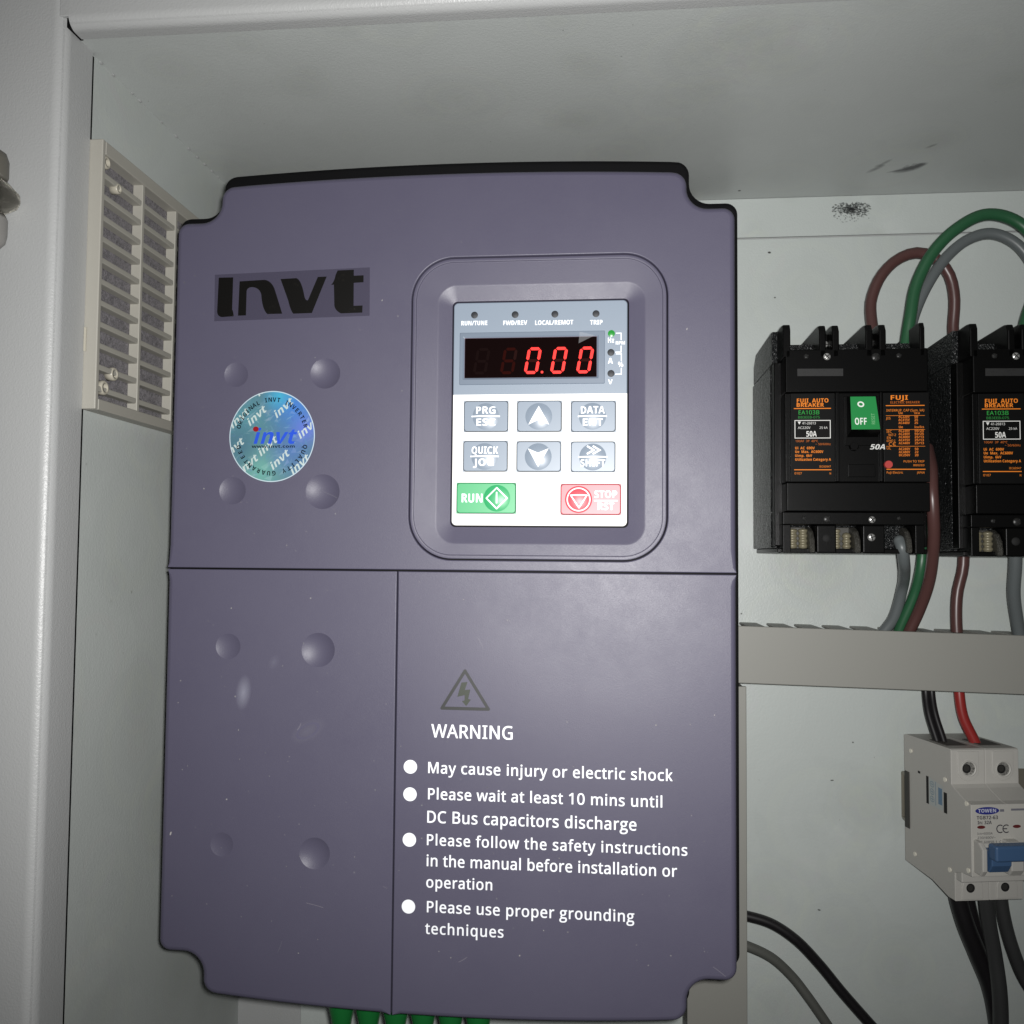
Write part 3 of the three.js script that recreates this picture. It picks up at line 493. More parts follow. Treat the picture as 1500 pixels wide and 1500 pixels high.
{   // the film of dust follows each cover face, clear of the keypad opening
  const sheet = (x0, x1, y0, y1) => { const g = quadPlane([x0, y1], [x1, y1], [x1, y0], [x0, y0], 186.06), u = (x) => (x + 110) / 220, v = (y) => (y + 165) / 320; g.setAttribute('uv', new THREE.Float32BufferAttribute([u(x0), v(y0), u(x1), v(y0), u(x1), v(y1), u(x0), v(y0), u(x1), v(y1), u(x0), v(y1)], 2)); return g; };
  obj('dust', [sheet(-90, 86, 123, 151), sheet(-107, -15, 3, 123), sheet(86.2, 107.4, 3, 123)], dustMat, inverter, O, true);
  obj('dust', [sheet(-107, -19.5, -146, -3)], dustMat, inverter, O, true);
  obj('dust', [sheet(-16, 107, -146, -3)], dustMat, inverter, O, true);
}

// ================================================================ wiring ducts
{
  const o = [60, -58.8, 0], t = thing('cable_duct', 'grey slotted wiring duct with plain lid running under the breakers', 'cable duct', o);
  t.rotation.z = -0.0184;
  const yT = -27.9, yB = -57.4;   // at x = 60; the duct drops a little to the right
  obj('lid', rbox(60, 400, yB, yT, 43.4, 45.4, 0.5), M.grey, t, o);
  obj('duct_base', [box(60, 400, yB + 1, yT - 11, 0.1, 1.6), box(60, 400, yB + 1, yB + 2.4, 1.65, 9)], M.grey, t, o);
  const finger = rbox(0, 9.8, yT - 2.4, yT - 1, 0.12, 43.3, 0.5, 2), tooth = rbox(0, 10.6, yB + 1, yB + 2.4, 9.02, 43.3, 0.3, 1);
  for (let x = 61; x < 388; x += 15.1) { obj('finger', finger.clone().translate(x, 0, 0), M.grey, t, o); if (x > 130) obj('finger', tooth.clone().translate(x, 0, 0), M.grey, t, o); }
}
{
  const o = [119, -230, 0], t = thing('cable_duct', 'grey upright wiring duct close beside the drive, below the horizontal duct', 'cable duct', o);
  obj('lid', rbox(104.2, 134.4, -400, -60.4, 43.2, 45.1, 0.5), M.grey, t, o);
  obj('side_wall', [box(105.4, 106.8, -400, -60.6, 0.1, 43.1)], M.grey, t, o);
  obj('side_wall', [box(131.4, 132.8, -180, -60.6, 0.1, 43.1), box(131.4, 132.8, -400, -206, 0.1, 43.1)], M.grey, t, o);
  for (let y = -202; y < -181; y += 5) if (Math.abs(y + 186) > 4 && Math.abs(y + 200) > 4) obj('finger', rbox(131.4, 132.8, y, y + 2.6, 0.2, 43, 0.3, 1), M.grey, t, o);
}

// ================================================================ moulded case circuit breakers
const orange = 'rgba(232,132,44,1)';
const labA = canvas(828, 1720, (c, w, h) => {   // 20.7 x 43 mm, 40 px per mm
  c.fillStyle = 'rgba(9,9,9,1)'; c.fillRect(0, 0, w, h); const k = 40;
  const T = (s, x, y, ww, cap, f = 'bold', col = orange) => { c.fillStyle = col; fitText(c, s, x * k, y * k, ww * k, cap * k, f); };
  T('FUJI  AUTO', 2.6, 4.4, 15.6, 2.0); T('BREAKER', 2.5, 6.5, 13.4, 1.9); c.fillRect(1.4 * k, 7.1 * k, 17.8 * k, 0.42 * k);
  T('EA103B', 3.4, 10.2, 10.4, 1.95, '', 'rgba(52,160,70,1)'); T('BB3EEB-075', 3.3, 12.2, 10.6, 1.2, '', 'rgba(50,140,66,1)');
  c.strokeStyle = 'rgba(226,226,222,1)'; c.lineWidth = 14; c.strokeRect(1.9 * k, 13.2 * k, 16.9 * k, 8.6 * k);
  const wh = 'rgba(222,222,218,1)'; c.fillStyle = wh; c.beginPath(); c.moveTo(3.2 * k, 13.7 * k); c.lineTo(4.8 * k, 13.7 * k); c.lineTo(4 * k, 15.2 * k); c.fill();
  T('41-26813', 5.4, 15.1, 6.6, 1.2, '', wh); T('AC220V', 3.3, 17.3, 6, 1.15, '', wh); T('25 kA', 13.6, 17.3, 3.9, 1.1, '', wh); T('50A', 7.2, 21.1, 5.1, 2.7, 'bold', wh);
  const o2 = 'rgba(200,106,40,1)';
  T('100AF  3P  40°C', 2.0, 23.8, 11, 1.05, '', o2); T('~ 50/60Hz', 11.6, 25.3, 7.4, 1.0, '', o2); T('Ui  AC  690V', 1.8, 27.3, 9.5, 1.25, 'bold', orange); T('Ue  Max.  AC600V', 1.8, 29.1, 13.6, 1.25, 'bold', orange); T('Uimp.  6kV', 1.8, 31, 8.2, 1.2, 'bold', orange); T('Utilization Category A', 1.8, 32.9, 17.2, 1.25, 'bold', orange);
  T('IEC60947', 13.4, 36.2, 5.6, 0.95, '', orange); c.fillStyle = orange; c.fillRect(1.4 * k, 37.1 * k, 17.8 * k, 0.42 * k); T('0107', 1.5, 39.6, 3.6, 1.1, '', orange); T('N', 18.2, 39.6, 0.9, 1.0, '', orange);
});
const labB = canvas(864, 1720, (c, w, h) => {   // 21.6 x 43 mm
  c.fillStyle = 'rgba(9,9,9,1)'; c.fillRect(0, 0, w, h); const k = 40;
  const T = (s, x, y, ww, cap, f = '', col = orange) => { c.fillStyle = col; fitText(c, s, x * k, y * k, ww * k, cap * k, f); }, bar = (y, hh = 0.4, x = 1, ww = 18.6) => { c.fillStyle = orange; c.fillRect(x * k, y * k, ww * k, hh * k); };
  T('FUJI', 3.0, 3.4, 8.8, 2.2, 'bold'); c.fillStyle = 'rgba(160,84,30,1)'; T('ELECTRIC BREAKER', 3.1, 5.2, 14.2, 1.1, 'bold', 'rgba(170,90,32,1)'); bar(6.0);
  T('INTERRUP. CAP (Sym. kA)', 1.2, 9.1, 18.2, 1.15); bar(11.0, 0.18);
  T('JIS', 1.1, 12.9, 2.2, 1.1);
  const rows = [[10.4, 'Ue', 'Icu'], [12.2, 'AC220V', '50'], [13.7, 'AC415V', '25'], [15.2, 'AC440V', '25'], [17.2, 'Ue', 'Icu/Ics'], [19, 'AC230V', '50/25'], [20.5, 'AC240V', '50/25'], [22, 'AC400V', '25/13'], [23.5, 'AC415V', '25/13'], [25, 'AC440V', '25/13'], [27.8, 'AC240V', '50'], [29.3, 'AC480V', '22'], [30.8, 'DC250V', '20']];
  for (const [y, a, b] of rows) { T(a, 7.0, y, a === 'Ue' ? 2.2 : 5.4, 1.15, 'bold', 'rgba(220,122,44,1)'); T(b, 14.6, y, Math.min(b.length * 0.9, 4.6), 1.1, 'bold', 'rgba(220,122,44,1)'); }
  bar(17.8, 0.18); bar(25.9, 0.18);
  T('IEC', 1.2, 19.4, 2.6, 1.2); T('947-2', 2, 21, 3.8, 1.15); T('EN', 1.3, 22.4, 2, 1.15); T('60947-2', 1.2, 23.8, 4.2, 1.05); T('UL', 1.1, 27.5, 2.2, 1.1);
  c.strokeStyle = orange; c.lineWidth = 9; c.beginPath(); c.arc(3.2 * k, 24.9 * k, 0.8 * k, 0.9, 5.4); c.stroke(); c.beginPath(); c.arc(5.1 * k, 24.9 * k, 0.8 * k, 0.9, 5.4); c.moveTo(4.4 * k, 24.9 * k); c.lineTo(5.4 * k, 24.9 * k); c.stroke();
  T('← PUSH TO TRIP', 8, 33.8, 11.2, 1.0); T('BB02ED', 13.8, 35.6, 5.4, 0.9); bar(36.9); T('Fuji Electric', 1, 39.2, 8, 1.1); T('JAPAN', 15.6, 39.2, 3.6, 1.0);
});
const togMap = canvas(512, 640, (c, w, h) => {
  c.fillStyle = css(0.018, 0.24, 0.06); c.fillRect(0, 0, w, h);
  c.strokeStyle = 'rgba(236,238,232,1)'; c.lineWidth = 26; c.beginPath(); c.ellipse(195, 150, 50, 42, 0.3, 0, 7); c.stroke();
  c.fillStyle = 'rgba(232,236,230,1)'; fitText(c, 'OFF', 62, 548, 226, 132, 'bold'); c.fillStyle = 'rgba(150,196,150,0.8)'; c.save(); c.translate(430, 548); c.rotate(-Math.PI / 2); fitText(c, 'RESET', 0, 0, 220, 60, ''); c.restore();
});
const lampMap = canvas(256, 80, (c, w, h) => { c.clearRect(0, 0, w, h); c.fillStyle = 'rgba(214,214,210,1)'; fitText(c, '50A', 8, 70, 236, 58, 'italic bold'); });
const embossMap = canvas(512, 96, (c, w, h) => { c.clearRect(0, 0, w, h); c.fillStyle = 'rgba(30,30,30,0.9)'; c.fillRect(0, 0, w, h); c.fillStyle = 'rgba(12,12,12,0.95)'; for (let i = 0; i < 60; i++) c.fillRect(rnd() * w, rnd() * h, 2 + rnd() * 20, 2 + rnd() * 10); });
const printed = (map) => new THREE.MeshPhysicalMaterial({ map, roughness: 0.5, specularIntensity: 0.25 });
function screwHead(x, y, z, r) { return lathe([[0, 0.95], [r * 0.35, 0.9], [r * 0.7, 0.7], [r * 0.92, 0.35], [r, 0], [r, -0.4]], 0, 0, 0, 24).rotateX(Math.PI / 2).translate(x, y, z); }
function makeBreaker(label) {
  const o = [182, 8.4, 0], t = thing('circuit_breaker', label, 'circuit breaker', o, 'moulded case circuit breakers'), B = M.bakelite;
  obj('base', [rbox(145, 218.6, 11, 104, 0.3, 58, 0.8), box(148.2, 216, 104.05, 113.4, 14, 63)], M.bakeliteRough, t, o);
  obj('foot', rbox(146, 217, 8.6, 10.95, 6, 70, 0.5), B, t, o);
  // outer side walls and the pairs of ribs between the poles, their tops level
  for (const [x0, x1, zb] of [[145, 150.6, 0], [165.2, 167.7, 1], [171.4, 173.9, 1], [187, 189.6, 1], [193.4, 195.9, 1], [211.4, 218.2, 0]]) {
    const inner = zb === 0;
    if (inner) { obj('phase_barrier', extrudeX([[62, 104.2], [78, 104.2], [78, 117.6], [76.6, 120.2], [73.2, 120.6], [62, 120.4]], x0 < 180 ? 147.6 : 211.8, x0 < 180 ? 151.2 : 214.2, 0.5), B, t, o); obj('side_wall', extrudeX([[4, 104.05], [61.9, 104.05], [61.9, 120.4], [12, 119.8], [4, 114]], x0 < 180 ? 145 : 214.4, x0 < 180 ? 149 : 218.6, 0.5), M.bakeliteRough, t, o); }
    else obj('phase_barrier', extrudeX([[30, 104.2], [78, 104.2], [78, 116.6], [76.2, 119.6], [73, 120.2], [30, 119.8]], x0 - 0.4, x1 + 0.4, 0.7), B, t, o);
  }
  obj('side_step', rbox(145.4, 149.4, 12, 104, 58.05, 66, 0.6), B, t, o); obj('side_step', rbox(214.4, 218.2, 12, 104, 58.05, 66, 0.6), B, t, o);
  for (const x of [169.55, 191.5]) obj('screw_boss', rbox(x - 1.6, x + 1.6, 104.2, 117.4, 58.2, 69, 0.8), B, t, o);
  obj('front_cover', [rbox(148.6, 215.6, 86.6, 107.7, 58.2, 78, 0.7), rbox(148.6, 215.6, 43, 86.55, 58.2, 76.4, 0.5), rbox(172.4, 174, 43.2, 86.4, 76.3, 78.2, 0.3), rbox(192.9, 194.3, 43.2, 86.4, 76.3, 78.2, 0.3)], B, t, o);
  const emb = [quadPlane([154.3, 98.2], [175.9, 98.0], [175.9, 94.4], [154.3, 94.6], 78.1)];
  obj('moulded_mark', emb, decal(embossMap, 0.6), t, o, true);
  const la = obj('rating_label', [rbox(151.0, 171.8, 43.0, 86.2, 76.45, 77.7, 0.25)], B, t, o);
  obj('label_print', quadPlane([151.2, 86], [171.6, 86], [171.6, 43.2], [151.2, 43.2], 77.78), printed(labA), la, [0, 0, 0], true);
  la.children[0].position.set(-o[0] * MM * 1, -o[1] * MM, 0);
  const lb = obj('rating_label', [rbox(194.6, 215.9, 43.0, 86.2, 76.45, 77.7, 0.25)], B, t, o);
  obj('label_print', quadPlane([194.8, 86], [215.7, 86], [215.7, 43.2], [194.8, 43.2], 77.78), printed(labB), lb, [0, 0, 0], true);
  lb.children[0].position.set(-o[0] * MM, -o[1] * MM, 0);
  // the toggle in its well, with a sloping face
  obj('toggle_well', [rbox(176.4, 192.4, 60.6, 84.6, 76.45, 77.4, 0.3)], B, t, o);
  const tog = (() => { const g = new THREE.BufferGeometry(), A = [[178.3, 83.7, 81.4], [190.0, 83.7, 81.4], [191.4, 67.6, 83.6], [178.2, 67.6, 83.6]], Bk = [[177.6, 84.4, 77], [191.2, 84.4, 77], [192, 64.5, 77], [177.6, 64.5, 77]], q = (a, b, c, d) => [...a, ...b, ...c, ...a, ...c, ...d];
    return [q(A[3], A[2], A[1], A[0]), q(A[0], A[1], Bk[1], Bk[0]), q(A[2], A[3], Bk[3], Bk[2]), q(A[1], A[2], Bk[2], Bk[1]), q(A[3], A[0], Bk[0], Bk[3])]; })();
  const face = fromTris(tog[0], 0); face.setAttribute('uv', new THREE.Float32BufferAttribute([0, 0, 1, 0, 0.92, 1, 0, 0, 0.92, 1, 0.02, 1], 2));
  const tg = obj('toggle', fromTris(tog.slice(1).flat(), 0), B, t, o);
  const tf = obj('toggle_face', face, std(0xffffff, 0.38, { map: togMap }), tg, o, true);
  obj('rating_mark', quadPlane([187.6, 61.6], [195.4, 61.6], [195.4, 58.2], [187.6, 58.2], 78.3), decal(lampMap), t, o, true);
  obj('pole_switch', [cyl(2.4, 1.8, 1.2, 181, 60.4, 77), box(179.4, 182.6, 58.4, 59.0, 76.5, 77.5)], B, t, o);
  obj('blank_cover', [rbox(178, 190.8, 45.4, 51.6, 76.45, 77.3, 0.3)], M.bakelite, t, o);
  obj('trip_button', cyl(2.0, 1.8, 1.2, 196.6, 51.3, 78.2), std(rgb(0.42, 0.05, 0.045), 0.35), t, o);
  obj('lower_cover', rbox(148.8, 215.4, 28.7, 42.6, 58.2, 79, 0.5), B, t, o);
  // terminal block at the foot: bar above three pockets
  obj('terminal_block', [rbox(147.4, 213.6, 22.4, 28.4, 58.2, 76.2, 0.4), rbox(147.4, 151.2, 8.6, 22.35, 58.2, 76.2, 0.4), rbox(163.6, 173.0, 8.6, 22.35, 58.2, 74.6, 0.8), rbox(185.2, 195.8, 8.6, 22.35, 58.2, 74.6, 0.8), rbox(209.2, 213.6, 8.6, 22.35, 58.2, 76.2, 0.4)], B, t, o);
  const rib = (x, y0, y1, r) => { const p = [[0, y0]]; for (let y = y0; y < y1; y += 0.5) p.push([r + 0.36 * Math.sin((y - y0) * 2 * Math.PI / 2.5), y]); p.push([0, y1]); return lathe(p, x, 0, 66, 22); };
  obj('lug', rib(153.8, 9, 20.8, 2.2), M.brass, t, o); obj('lug', rib(158.9, 9, 21, 2.1), M.brass, t, o); obj('lug', rib(175.2, 9, 20.6, 1.5), M.brass, t, o); obj('lug', rib(179.8, 9, 19, 1.9), M.brass, t, o);
  const cup = (x0, x1) => extrudeX([[61, 9], [73.4, 9], [73.6, 12], [72.4, 16], [69.6, 19.4], [65, 21.4], [61, 21.6]], x0, x1, 0.9);
  obj('clamp', cup(160.6, 163.3), M.clamp, t, o); obj('clamp', cup(181.9, 184.9), M.clamp, t, o); obj('clamp', cup(206.2, 208.9), M.clamp, t, o);
  obj('terminal_plate', [rbox(152, 163, 9, 21.6, 58.5, 61, 0.4), rbox(174, 185, 9, 21.6, 58.5, 61, 0.4)], M.dullSteel, t, o);
  for (const [x, y, z, r, m] of [[169.2, 112.2, 68.6, 2.0, 1], [168.4, 104.0, 77.6, 1.9, 1], [191.3, 103.5, 77.6, 2.2, 0], [158.6, 104.2, 77.6, 1.4, 0], [202, 104, 77.6, 1.4, 0], [191.4, 112.5, 68.6, 2.2, 0], [157.4, 25.4, 75.8, 1.2, 0], [168.3, 25.1, 75.8, 2.1, 0], [189.3, 24.9, 75.8, 1.8, 1], [201.6, 25.6, 75.8, 1.0, 0], [189.4, 16.4, 74.4, 1.9, 1], [168.3, 15.8, 74.2, 2.2, 2]])
    { const sc = obj('screw', screwHead(x, y, z, r), m === 1 ? M.steel : m === 2 ? M.hole : std(rgb(0.02, 0.02, 0.019), 0.4, { metalness: 0.3 }), t, o);
      if (m < 2) { const a = rnd() * 3; obj('slot', [box(-r * 0.8, r * 0.8, -0.22, 0.22, 0.3, 1.02), box(-0.22, 0.22, -r * 0.8, r * 0.8, 0.3, 1.0)].map((g) => g.rotateZ(a).translate(x, y, z)), M.hole, sc, o); }
      if (m === 1) obj('screw_socket', cyl(r * 1.45, r * 1.45, 0.3, x, y, z - 0.3), M.bakelite, sc, o); }
  return t;
}
const breaker = makeBreaker('black circuit breaker with green OFF toggle, nearer the drive and fully in view');
{
  const c = breaker.clone(); c.name = numbered('circuit_breaker'); c.position.x += 87.4 * MM; c.position.y -= 0.9 * MM; c.userData = { ...breaker.userData };
  tag(c, 'black circuit breaker cut off by the right edge, brown cable hanging at its left', 'circuit breaker', 'moulded case circuit breakers'); scene.add(c);
}

// ================================================================ miniature circuit breaker on its rail
{
  const o = [250, -125, 5], t = thing('din_rail', 'steel mounting rail behind the small cream breaker', 'rail', o);
  obj('rail', [rbox(224.5, 330, -141, -106, 6.6, 8, 0.3), rbox(224.5, 330, -136, -111, 0.1, 1.4, 0.3), rbox(224.5, 330, -136.6, -135, 1.45, 6.55, 0.3), rbox(224.5, 330, -112, -110.4, 1.45, 6.55, 0.3)], std(rgb(0.25, 0.235, 0.19), 0.4, { metalness: 0.6 }), t, o);
}
{
  const t = thing('miniature_breaker', 'cream two pole breaker with blue lever, red and black wires entering its top', 'circuit breaker', [223.2, -161, 10]);
  t.rotation.y = 12 * Math.PI / 180;
  const o = [0, 0, 0], W = 35.8, prof = [[0, 5], [26, 3.4], [40, 0], [46, 0], [46, 13.6], [50.5, 15.4], [60, 16.4], [60, 50.2], [56, 50.8], [46.4, 54.6], [44, 56], [44, 72.6], [43, 73.2], [2, 72.6], [0, 72], [0, 53.2], [3.6, 52.4], [3.6, 24], [0, 22.6]];
  for (const [x0, x1] of [[0, 17.85], [17.95, W]]) obj('pole_housing', extrudeX(prof, x0, x1, 0.3), M.mcb, t, o);
  obj('rail_clip', rbox(-0.6, 1.2, 23, 53, 1.0, 5.4, 0.4), M.dullSteel, t, o);
  for (const [z, y] of [[7.5, 64.7], [39.1, 57.1], [57, 50.0], [10.4, 11.4], [42.2, 13.8], [57.6, 18.6]]) obj('rivet', cyl(1.2, 1.0, 0.7, -0.2, y, z, 'x', 16), M.mcbPin, t, o);
  obj('slot', [box(-0.06, 0.4, 41, 55, 21.6, 23.8), box(-0.06, 0.4, 40.4, 50.6, 37.4, 40.2), box(-0.06, 0.4, 54.6, 55.8, 13.8, 16)], M.hole, t, o);
  obj('side_label', quadSide(), std(0xffffff, 0.5, { map: canvas(240, 280, (c, w, h) => { c.fillStyle = css(0.40, 0.43, 0.42); c.fillRect(0, 0, w, h); c.strokeStyle = 'rgba(90,120,140,1)'; c.lineWidth = 5; for (const y of [60, 135, 210]) { c.beginPath(); c.ellipse(55, y, 34, 28, 0, 0, 7); c.moveTo(30, y); c.lineTo(80, y); c.moveTo(55, y - 24); c.lineTo(55, y + 24); c.stroke(); } c.fillStyle = 'rgba(70,105,140,1)'; c.fillRect(112, 20, 6, 240); c.globalAlpha = 0.75; c.fillRect(160, 60, 66, 170); }) }), t, o, true);
  function quadSide() { const g = new THREE.BufferGeometry(), P = [[-0.1, 41, 36.9], [-0.1, 41, 24.2], [-0.1, 55, 24.2], [-0.1, 53.2, 36.9]]; g.setAttribute('position', new THREE.Float32BufferAttribute([...P[1], ...P[0], ...P[3], ...P[1], ...P[3], ...P[2]], 3)); g.setAttribute('uv', new THREE.Float32BufferAttribute([0, 0, 1, 0, 1, 0.9, 0, 0, 1, 0.9, 0, 1], 2)); g.computeVertexNormals(); return g; }
  for (const [x, y] of [[8.9, 64], [27.2, 63.6]]) {
    obj('terminal_cover', plate([...linePts([x - 5.6, 72], [x - 5.6, 63], 4), ...arcPts(x, 63, 5.6, 180, 360, 16), ...linePts([x + 5.6, 63], [x + 5.6, 72], 4), ...linePts([x + 5.6, 72], [x - 5.6, 72], 4)], 43.9, 44.5, 0.3), M.mcb, t, o);
    const s = obj('terminal_screw', [lathe([[0, 0], [3.3, 0], [3.5, 0.5], [4.0, 0.6], [4.0, 0.1]], 0, 0, 0, 30).rotateX(Math.PI / 2).translate(x, y - 0.4, 44.5)], M.mcb, t, o);
    obj('screw_hole', cyl(2.2, 2.2, 0.3, x - 1.1, y - 0.4, 44.62), M.hole, t, o); obj('screw', [cyl(1.5, 1.5, 0.3, x - 1.3, y - 0.1, 44.72)], M.dullSteel, t, o);
  }
  for (const [x0, x1, z0, z1] of [[3, 14, 20, 36], [21, 32, 20, 36]]) obj('wire_entry', box(x0, x1, 73.0, 73.32, z0, z1), std(rgb(0.06, 0.055, 0.05), 0.7), t, o);
  const lm = canvas(1074, 1020, (c, w, h) => {   // 35.8 x 34 mm, 30 px per mm
    c.fillStyle = css(0.45, 0.44, 0.40); c.fillRect(0, 0, w, h); const k = 30, ink = 'rgba(52,50,56,1)';
    const T = (s, x, y, ww, cap, f = 'bold', col = ink) => { c.fillStyle = col; fitText(c, s, x * k, y * k, ww * k, cap * k, f); };
    c.fillStyle = 'rgba(38,44,120,1)'; c.beginPath(); c.ellipse(8.0 * k, 2.8 * k, 6.2 * k, 1.8 * k, 0, 0, 7); c.fill(); T('TOWEN', 3.2, 3.6, 9.6, 1.7, 'bold', 'rgba(190,192,205,1)'); c.fillStyle = 'rgba(110,110,118,1)'; c.fillRect(14.6 * k, 2.2 * k, 2.2 * k, 1.2 * k); c.fillRect(20.4 * k, 2.0 * k, 9 * k, 1.0 * k);
    T('TGB72-63', 2.4, 6.9, 11.2, 1.7); T('In: 32A', 2.8, 9.2, 7.4, 1.6); c.fillStyle = 'rgba(92,34,34,1)'; for (const x of [2.6, 21.2]) { c.beginPath(); c.ellipse((x + 2.1) * k, 10.6 * k, 2.1 * k, 0.8 * k, 0, 0, 7); c.fill(); }
    c.strokeStyle = ink; c.lineWidth = 15; for (const [x, e] of [[14.6, 0], [17.8, 1]]) { c.beginPath(); c.arc(x * k, 11.6 * k, 1.8 * k, 0.9, 5.4); if (e) { c.moveTo((x - 1.6) * k, 11.6 * k); c.lineTo((x + 0.4) * k, 11.6 * k); } c.stroke(); }
    T('Icn=6000A', 2.6, 14.2, 8, 1.1, ''); T('230/400V~', 2.6, 16.2, 9.6, 1.1, ''); T('IEC 60898-1  C', 2.6, 18.4, 12.6, 1.2, '');
  });
  obj('front_label', quadPlane([0.4, 50], [35.4, 50], [35.4, 16.6], [0.4, 16.6], 60.12), std(0xffffff, 0.5, { map: lm }), t, o, true);
  const blue = std(rgb(0.05, 0.105, 0.21), 0.45);
  obj('lever', [rbox(4.2, 33.5, 26.8, 34.2, 66, 72.5, 1.2, 3), extrudeX([[58, 30], [58, 20.4], [66, 20.4], [68.6, 24], [69, 30]], 4.6, 14.6, 0.5), extrudeX([[58, 30], [58, 20.4], [66, 20.4], [68.6, 24], [69, 30]], 22.4, 32.2, 0.5)], blue, t, o);
  for (const x of [1.0, 15.4, 33.2]) obj('lever_guard', extrudeX([[59, 18.4], [65, 18.4], [67, 21], [67, 31], [64, 33.6], [59, 34]], x, x + (x > 15 && x < 30 ? 6.6 : 2.6), 0.6), M.mcb, t, o);
  obj('lower_step', rbox(0.5, 35.4, 10.4, 15.8, 46.2, 51, 0.6), M.mcb, t, o);
  for (const x of [8.9, 27.0]) { obj('terminal_cover', plate([...arcPts(x, 6.2, 5.4, 0, 180, 16), ...linePts([x - 5.4, 6.2], [x - 5.4, 0.6], 4), ...linePts([x - 5.4, 0.6], [x + 5.4, 0.6], 4), ...linePts([x + 5.4, 0.6], [x + 5.4, 6.2], 4)], 45.9, 46.6, 0.3), M.mcb, t, o); obj('screw_hole', cyl(2.2, 2.2, 0.3, x - 1.2, 6.2, 46.6), M.hole, t, o); obj('screw', cyl(1.4, 1.4, 0.3, x - 1.5, 6.4, 46.75), M.dullSteel, t, o); }
}

// ================================================================ cables
function cable(name, label, pts, r, m, group) {
  const g = new THREE.TubeGeometry(new THREE.CatmullRomCurve3(pts.map((p) => V3(...p)), false, 'centripetal'), 72, r, 14);
  const ends = [pts[0], pts[pts.length - 1]].map((p) => new THREE.SphereGeometry(r * 0.98, 12, 8).translate(...p));
  const mid = pts[Math.floor(pts.length / 2)];
  const h = obj(name, [g, ...ends], m, scene, mid); h.position.set(mid[0] * MM, mid[1] * MM, mid[2] * MM);
  return tag(h, label, 'cable', group);
}
const G1 = 'cables looping over the black breakers', G2 = 'cables dropping from the black breakers into the duct', G3 = 'cables below the cream breaker', G4 = 'cables from the upright duct';
cable('brown_cable', 'brown cable looping from the first breaker top down the gap beside it into the duct', [[200.1, 108, 50], [200.1, 121.7, 44], [200.1, 133.1, 39], [201.1, 142.7, 36], [206.7, 156.1, 34], [216.1, 165.7, 32], [226.3, 169.4, 31], [236, 166.6, 30], [243.3, 157.9, 29], [246.2, 145.9, 28], [246.1, 131.7, 26], [245.2, 119.1, 25], [227, 96, 12], [226, 60, 10], [232, 26, 14], [250, 12, 22], [251, 3.1, 22], [247.7, -12.2, 22], [247.1, -28.4, 22], [248.4, -46, 22]], 3.0, M.brown);
cable('grey_cable', 'grey cable loop arching inside the green one, from the first breaker to the second', [[216.5, 108, 50], [217.7, 119.2, 44], [221.2, 132.2, 40], [229, 149.6, 38], [240.2, 165.6, 36], [251.7, 174.8, 35], [262.7, 177.4, 35], [274.6, 172, 35], [283.9, 158.7, 35], [287.3, 140.5, 38], [289.4, 112, 46]], 2.9, M.greyWire);
cable('green_cable', 'thick green cable loop, the tallest arch above the black breakers', [[212, 106, 54], [214.1, 119, 52], [215.9, 129.9, 52], [219.5, 146.1, 50], [227.5, 162.4, 50], [239.4, 174.9, 50], [255.3, 182.9, 48], [271.1, 179.3, 46], [282.5, 164.8, 46], [283.8, 148.9, 46], [277.5, 138.7, 48], [271.3, 124, 52], [268, 108, 56]], 3.05, M.green);
cable('grey_cable', 'grey cable dropping from the bottom terminal of the first breaker into the duct', [[204.6, 15, 67], [205.4, 11.5, 68.6], [207.3, 5.2, 65], [211.2, -1.5, 53], [213.6, -8.3, 42], [211.3, -24.7, 34], [206.2, -34, 30], [202, -44, 26]], 2.85, M.greyWire);
cable('green_cable', 'green cable partly hidden behind the brown one below the first breaker', [[226, 34, 40], [223.2, 20, 44], [221.6, 4.8, 47], [219.8, -11.8, 41], [214.6, -29.1, 35], [211, -44, 30]], 2.7, M.green);
cable('brown_cable', 'brown cable coming forward beside the first breaker, in front of the green one', [[223.5, 62, 52], [220.6, 50, 66], [218.6, 40, 72], [219.0, 30, 72], [221.2, 15.8, 66], [223.2, -4.4, 53], [221.2, -20.4, 43], [217.9, -31.4, 38], [214, -46, 32]], 2.9, M.brown);
cable('grey_cable', 'grey cable under the second breaker, near the right edge', [[267.5, 22, 50], [267.8, 14, 46], [268.9, 2.7, 42], [270.5, -11.3, 36], [274.4, -25.6, 30], [279.6, -44, 24]], 3.2, M.greyWire);
cable('black_cable', 'black supply cable entering the top of the cream breaker, left of the red one', [[231.9, -50, 20], [231, -64.7, 22], [230.9, -74.8, 26], [232.8, -86.4, 31], [234, -93, 34]], 2.0, M.blackWire);
cable('black_cable', 'thinner black supply cable between its black twin and the red cable', [[234.6, -50, 21], [233.8, -64.7, 23], [234.0, -74.8, 27], [236, -86.4, 32], [237, -93, 35]], 1.7, M.blackWire);
cable('red_cable', 'red supply cable entering the top of the cream breaker', [[248.4, -50, 20], [248, -64.3, 22], [248.4, -76.2, 26], [251.2, -86.6, 32], [252.6, -93, 36]], 2.7, M.red);
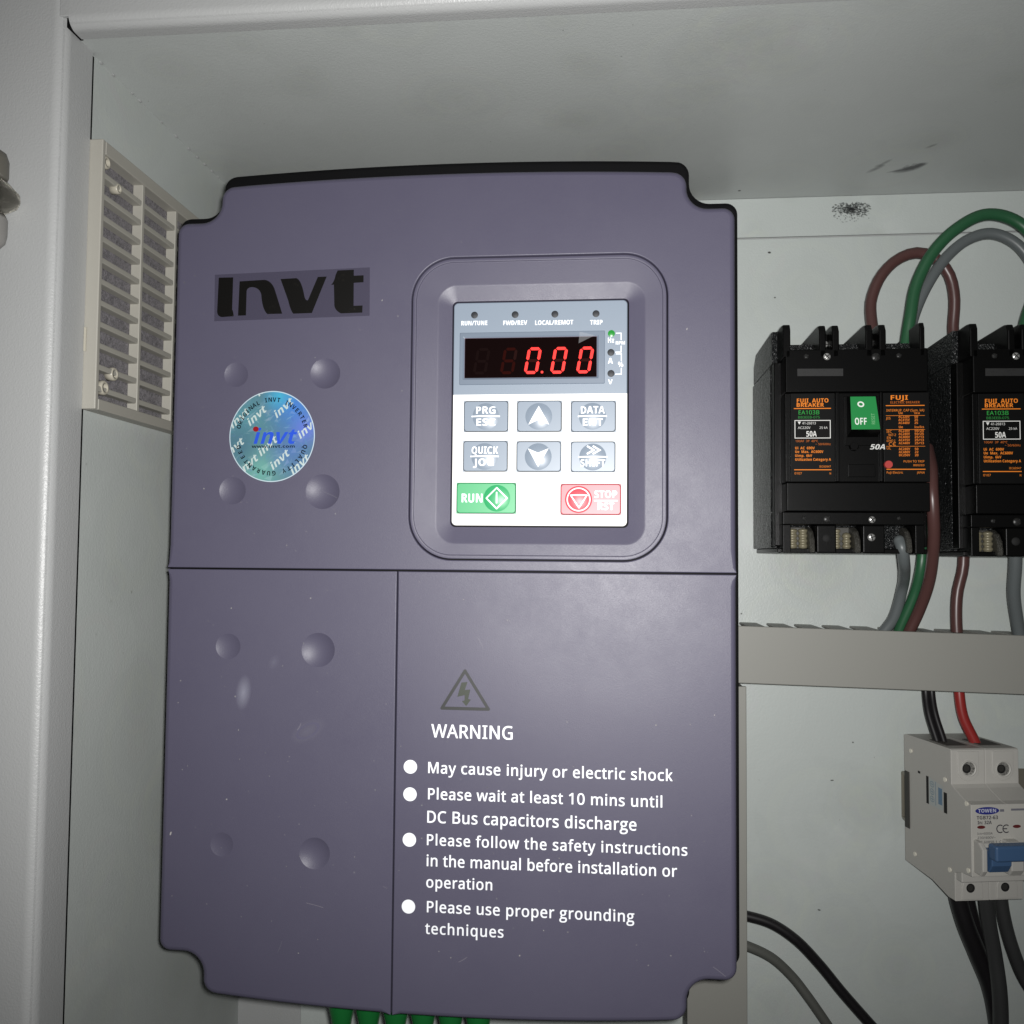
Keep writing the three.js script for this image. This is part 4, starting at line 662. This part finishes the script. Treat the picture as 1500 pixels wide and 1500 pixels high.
cable('black_cable', 'thick black cable at the left of the bundle leaving the cream breaker', [[240.5, -153, 34], [242.4, -166, 31], [246.4, -180.5, 30], [253.2, -197, 28], [260, -213.5, 26], [264.2, -233.1, 24], [265, -250, 24]], 4.6, M.blackWire, undefined);
cable('black_cable', 'second black cable half behind the thick one below the cream breaker', [[247.5, -158, 30], [249, -168, 28], [252.6, -182, 26], [259, -199.8, 22], [265.4, -217.7, 20], [269.6, -245, 18]], 3.0, M.blackWire);
cable('grey_cable', 'dark grey cable in the middle of the bundle below the cream breaker', [[251.4, -152, 46], [252.3, -164, 42], [254.5, -176.4, 39], [258.3, -193.9, 36], [260.7, -211.1, 35], [261.5, -228.4, 34], [260, -250, 34]], 3.7, M.slate);
cable('grey_cable', 'dark grey cable bending off to the right below the cream breaker', [[260.6, -152, 40], [261.7, -164, 36], [264.3, -177.4, 34], [269.2, -193.3, 32], [275.4, -207.4, 30], [288, -226, 30]], 3.3, M.slate);
cable('black_cable', 'thin black cable curving down from behind the drive, the upper of two', [[112, -184.6, 22], [129, -184.3, 22], [138, -185.3, 22], [150.4, -188.6, 22], [162.8, -196.2, 22], [175.5, -209.2, 20], [187.7, -223.7, 20], [209, -247, 20]], 2.75, M.blackWire);
cable('grey_cable', 'grey green cable curving down from behind the drive, the lower of two', [[112, -197.6, 22], [129, -198.6, 22], [137.9, -201, 22], [150.7, -207.2, 20], [161.7, -217.2, 18], [170.5, -228.1, 18], [188, -253, 18]], 2.6, M.olive);
{   // green sleeved wires hanging below the drive
  const words = ['leftmost', 'second', 'third', 'fourth', 'fifth', 'sixth'];
  words.forEach((s, i) => {
    const x = -46.9 + i * 11.5, o = [x, -205, 150], t = thing('sleeved_wire', `${s} of the green sleeved wires under the drive, counted from the left`, 'wire', o, 'green sleeved wires under the drive');
    obj('sleeve', lathe([[0, -164], [4.6, -164], [5.3, -168], [5.5, -178], [5.3, -183], [4.3, -187.5], [3.7, -192], [3.6, -206], [0, -206]], x, 0, 150, 30), M.greenCap, t, o);
    obj('wire', cyl(2.6, 2.6, 60, x, -234, 150, 'y', 20), M.green, t, o);
  });
}
renderer.render(scene, camera);
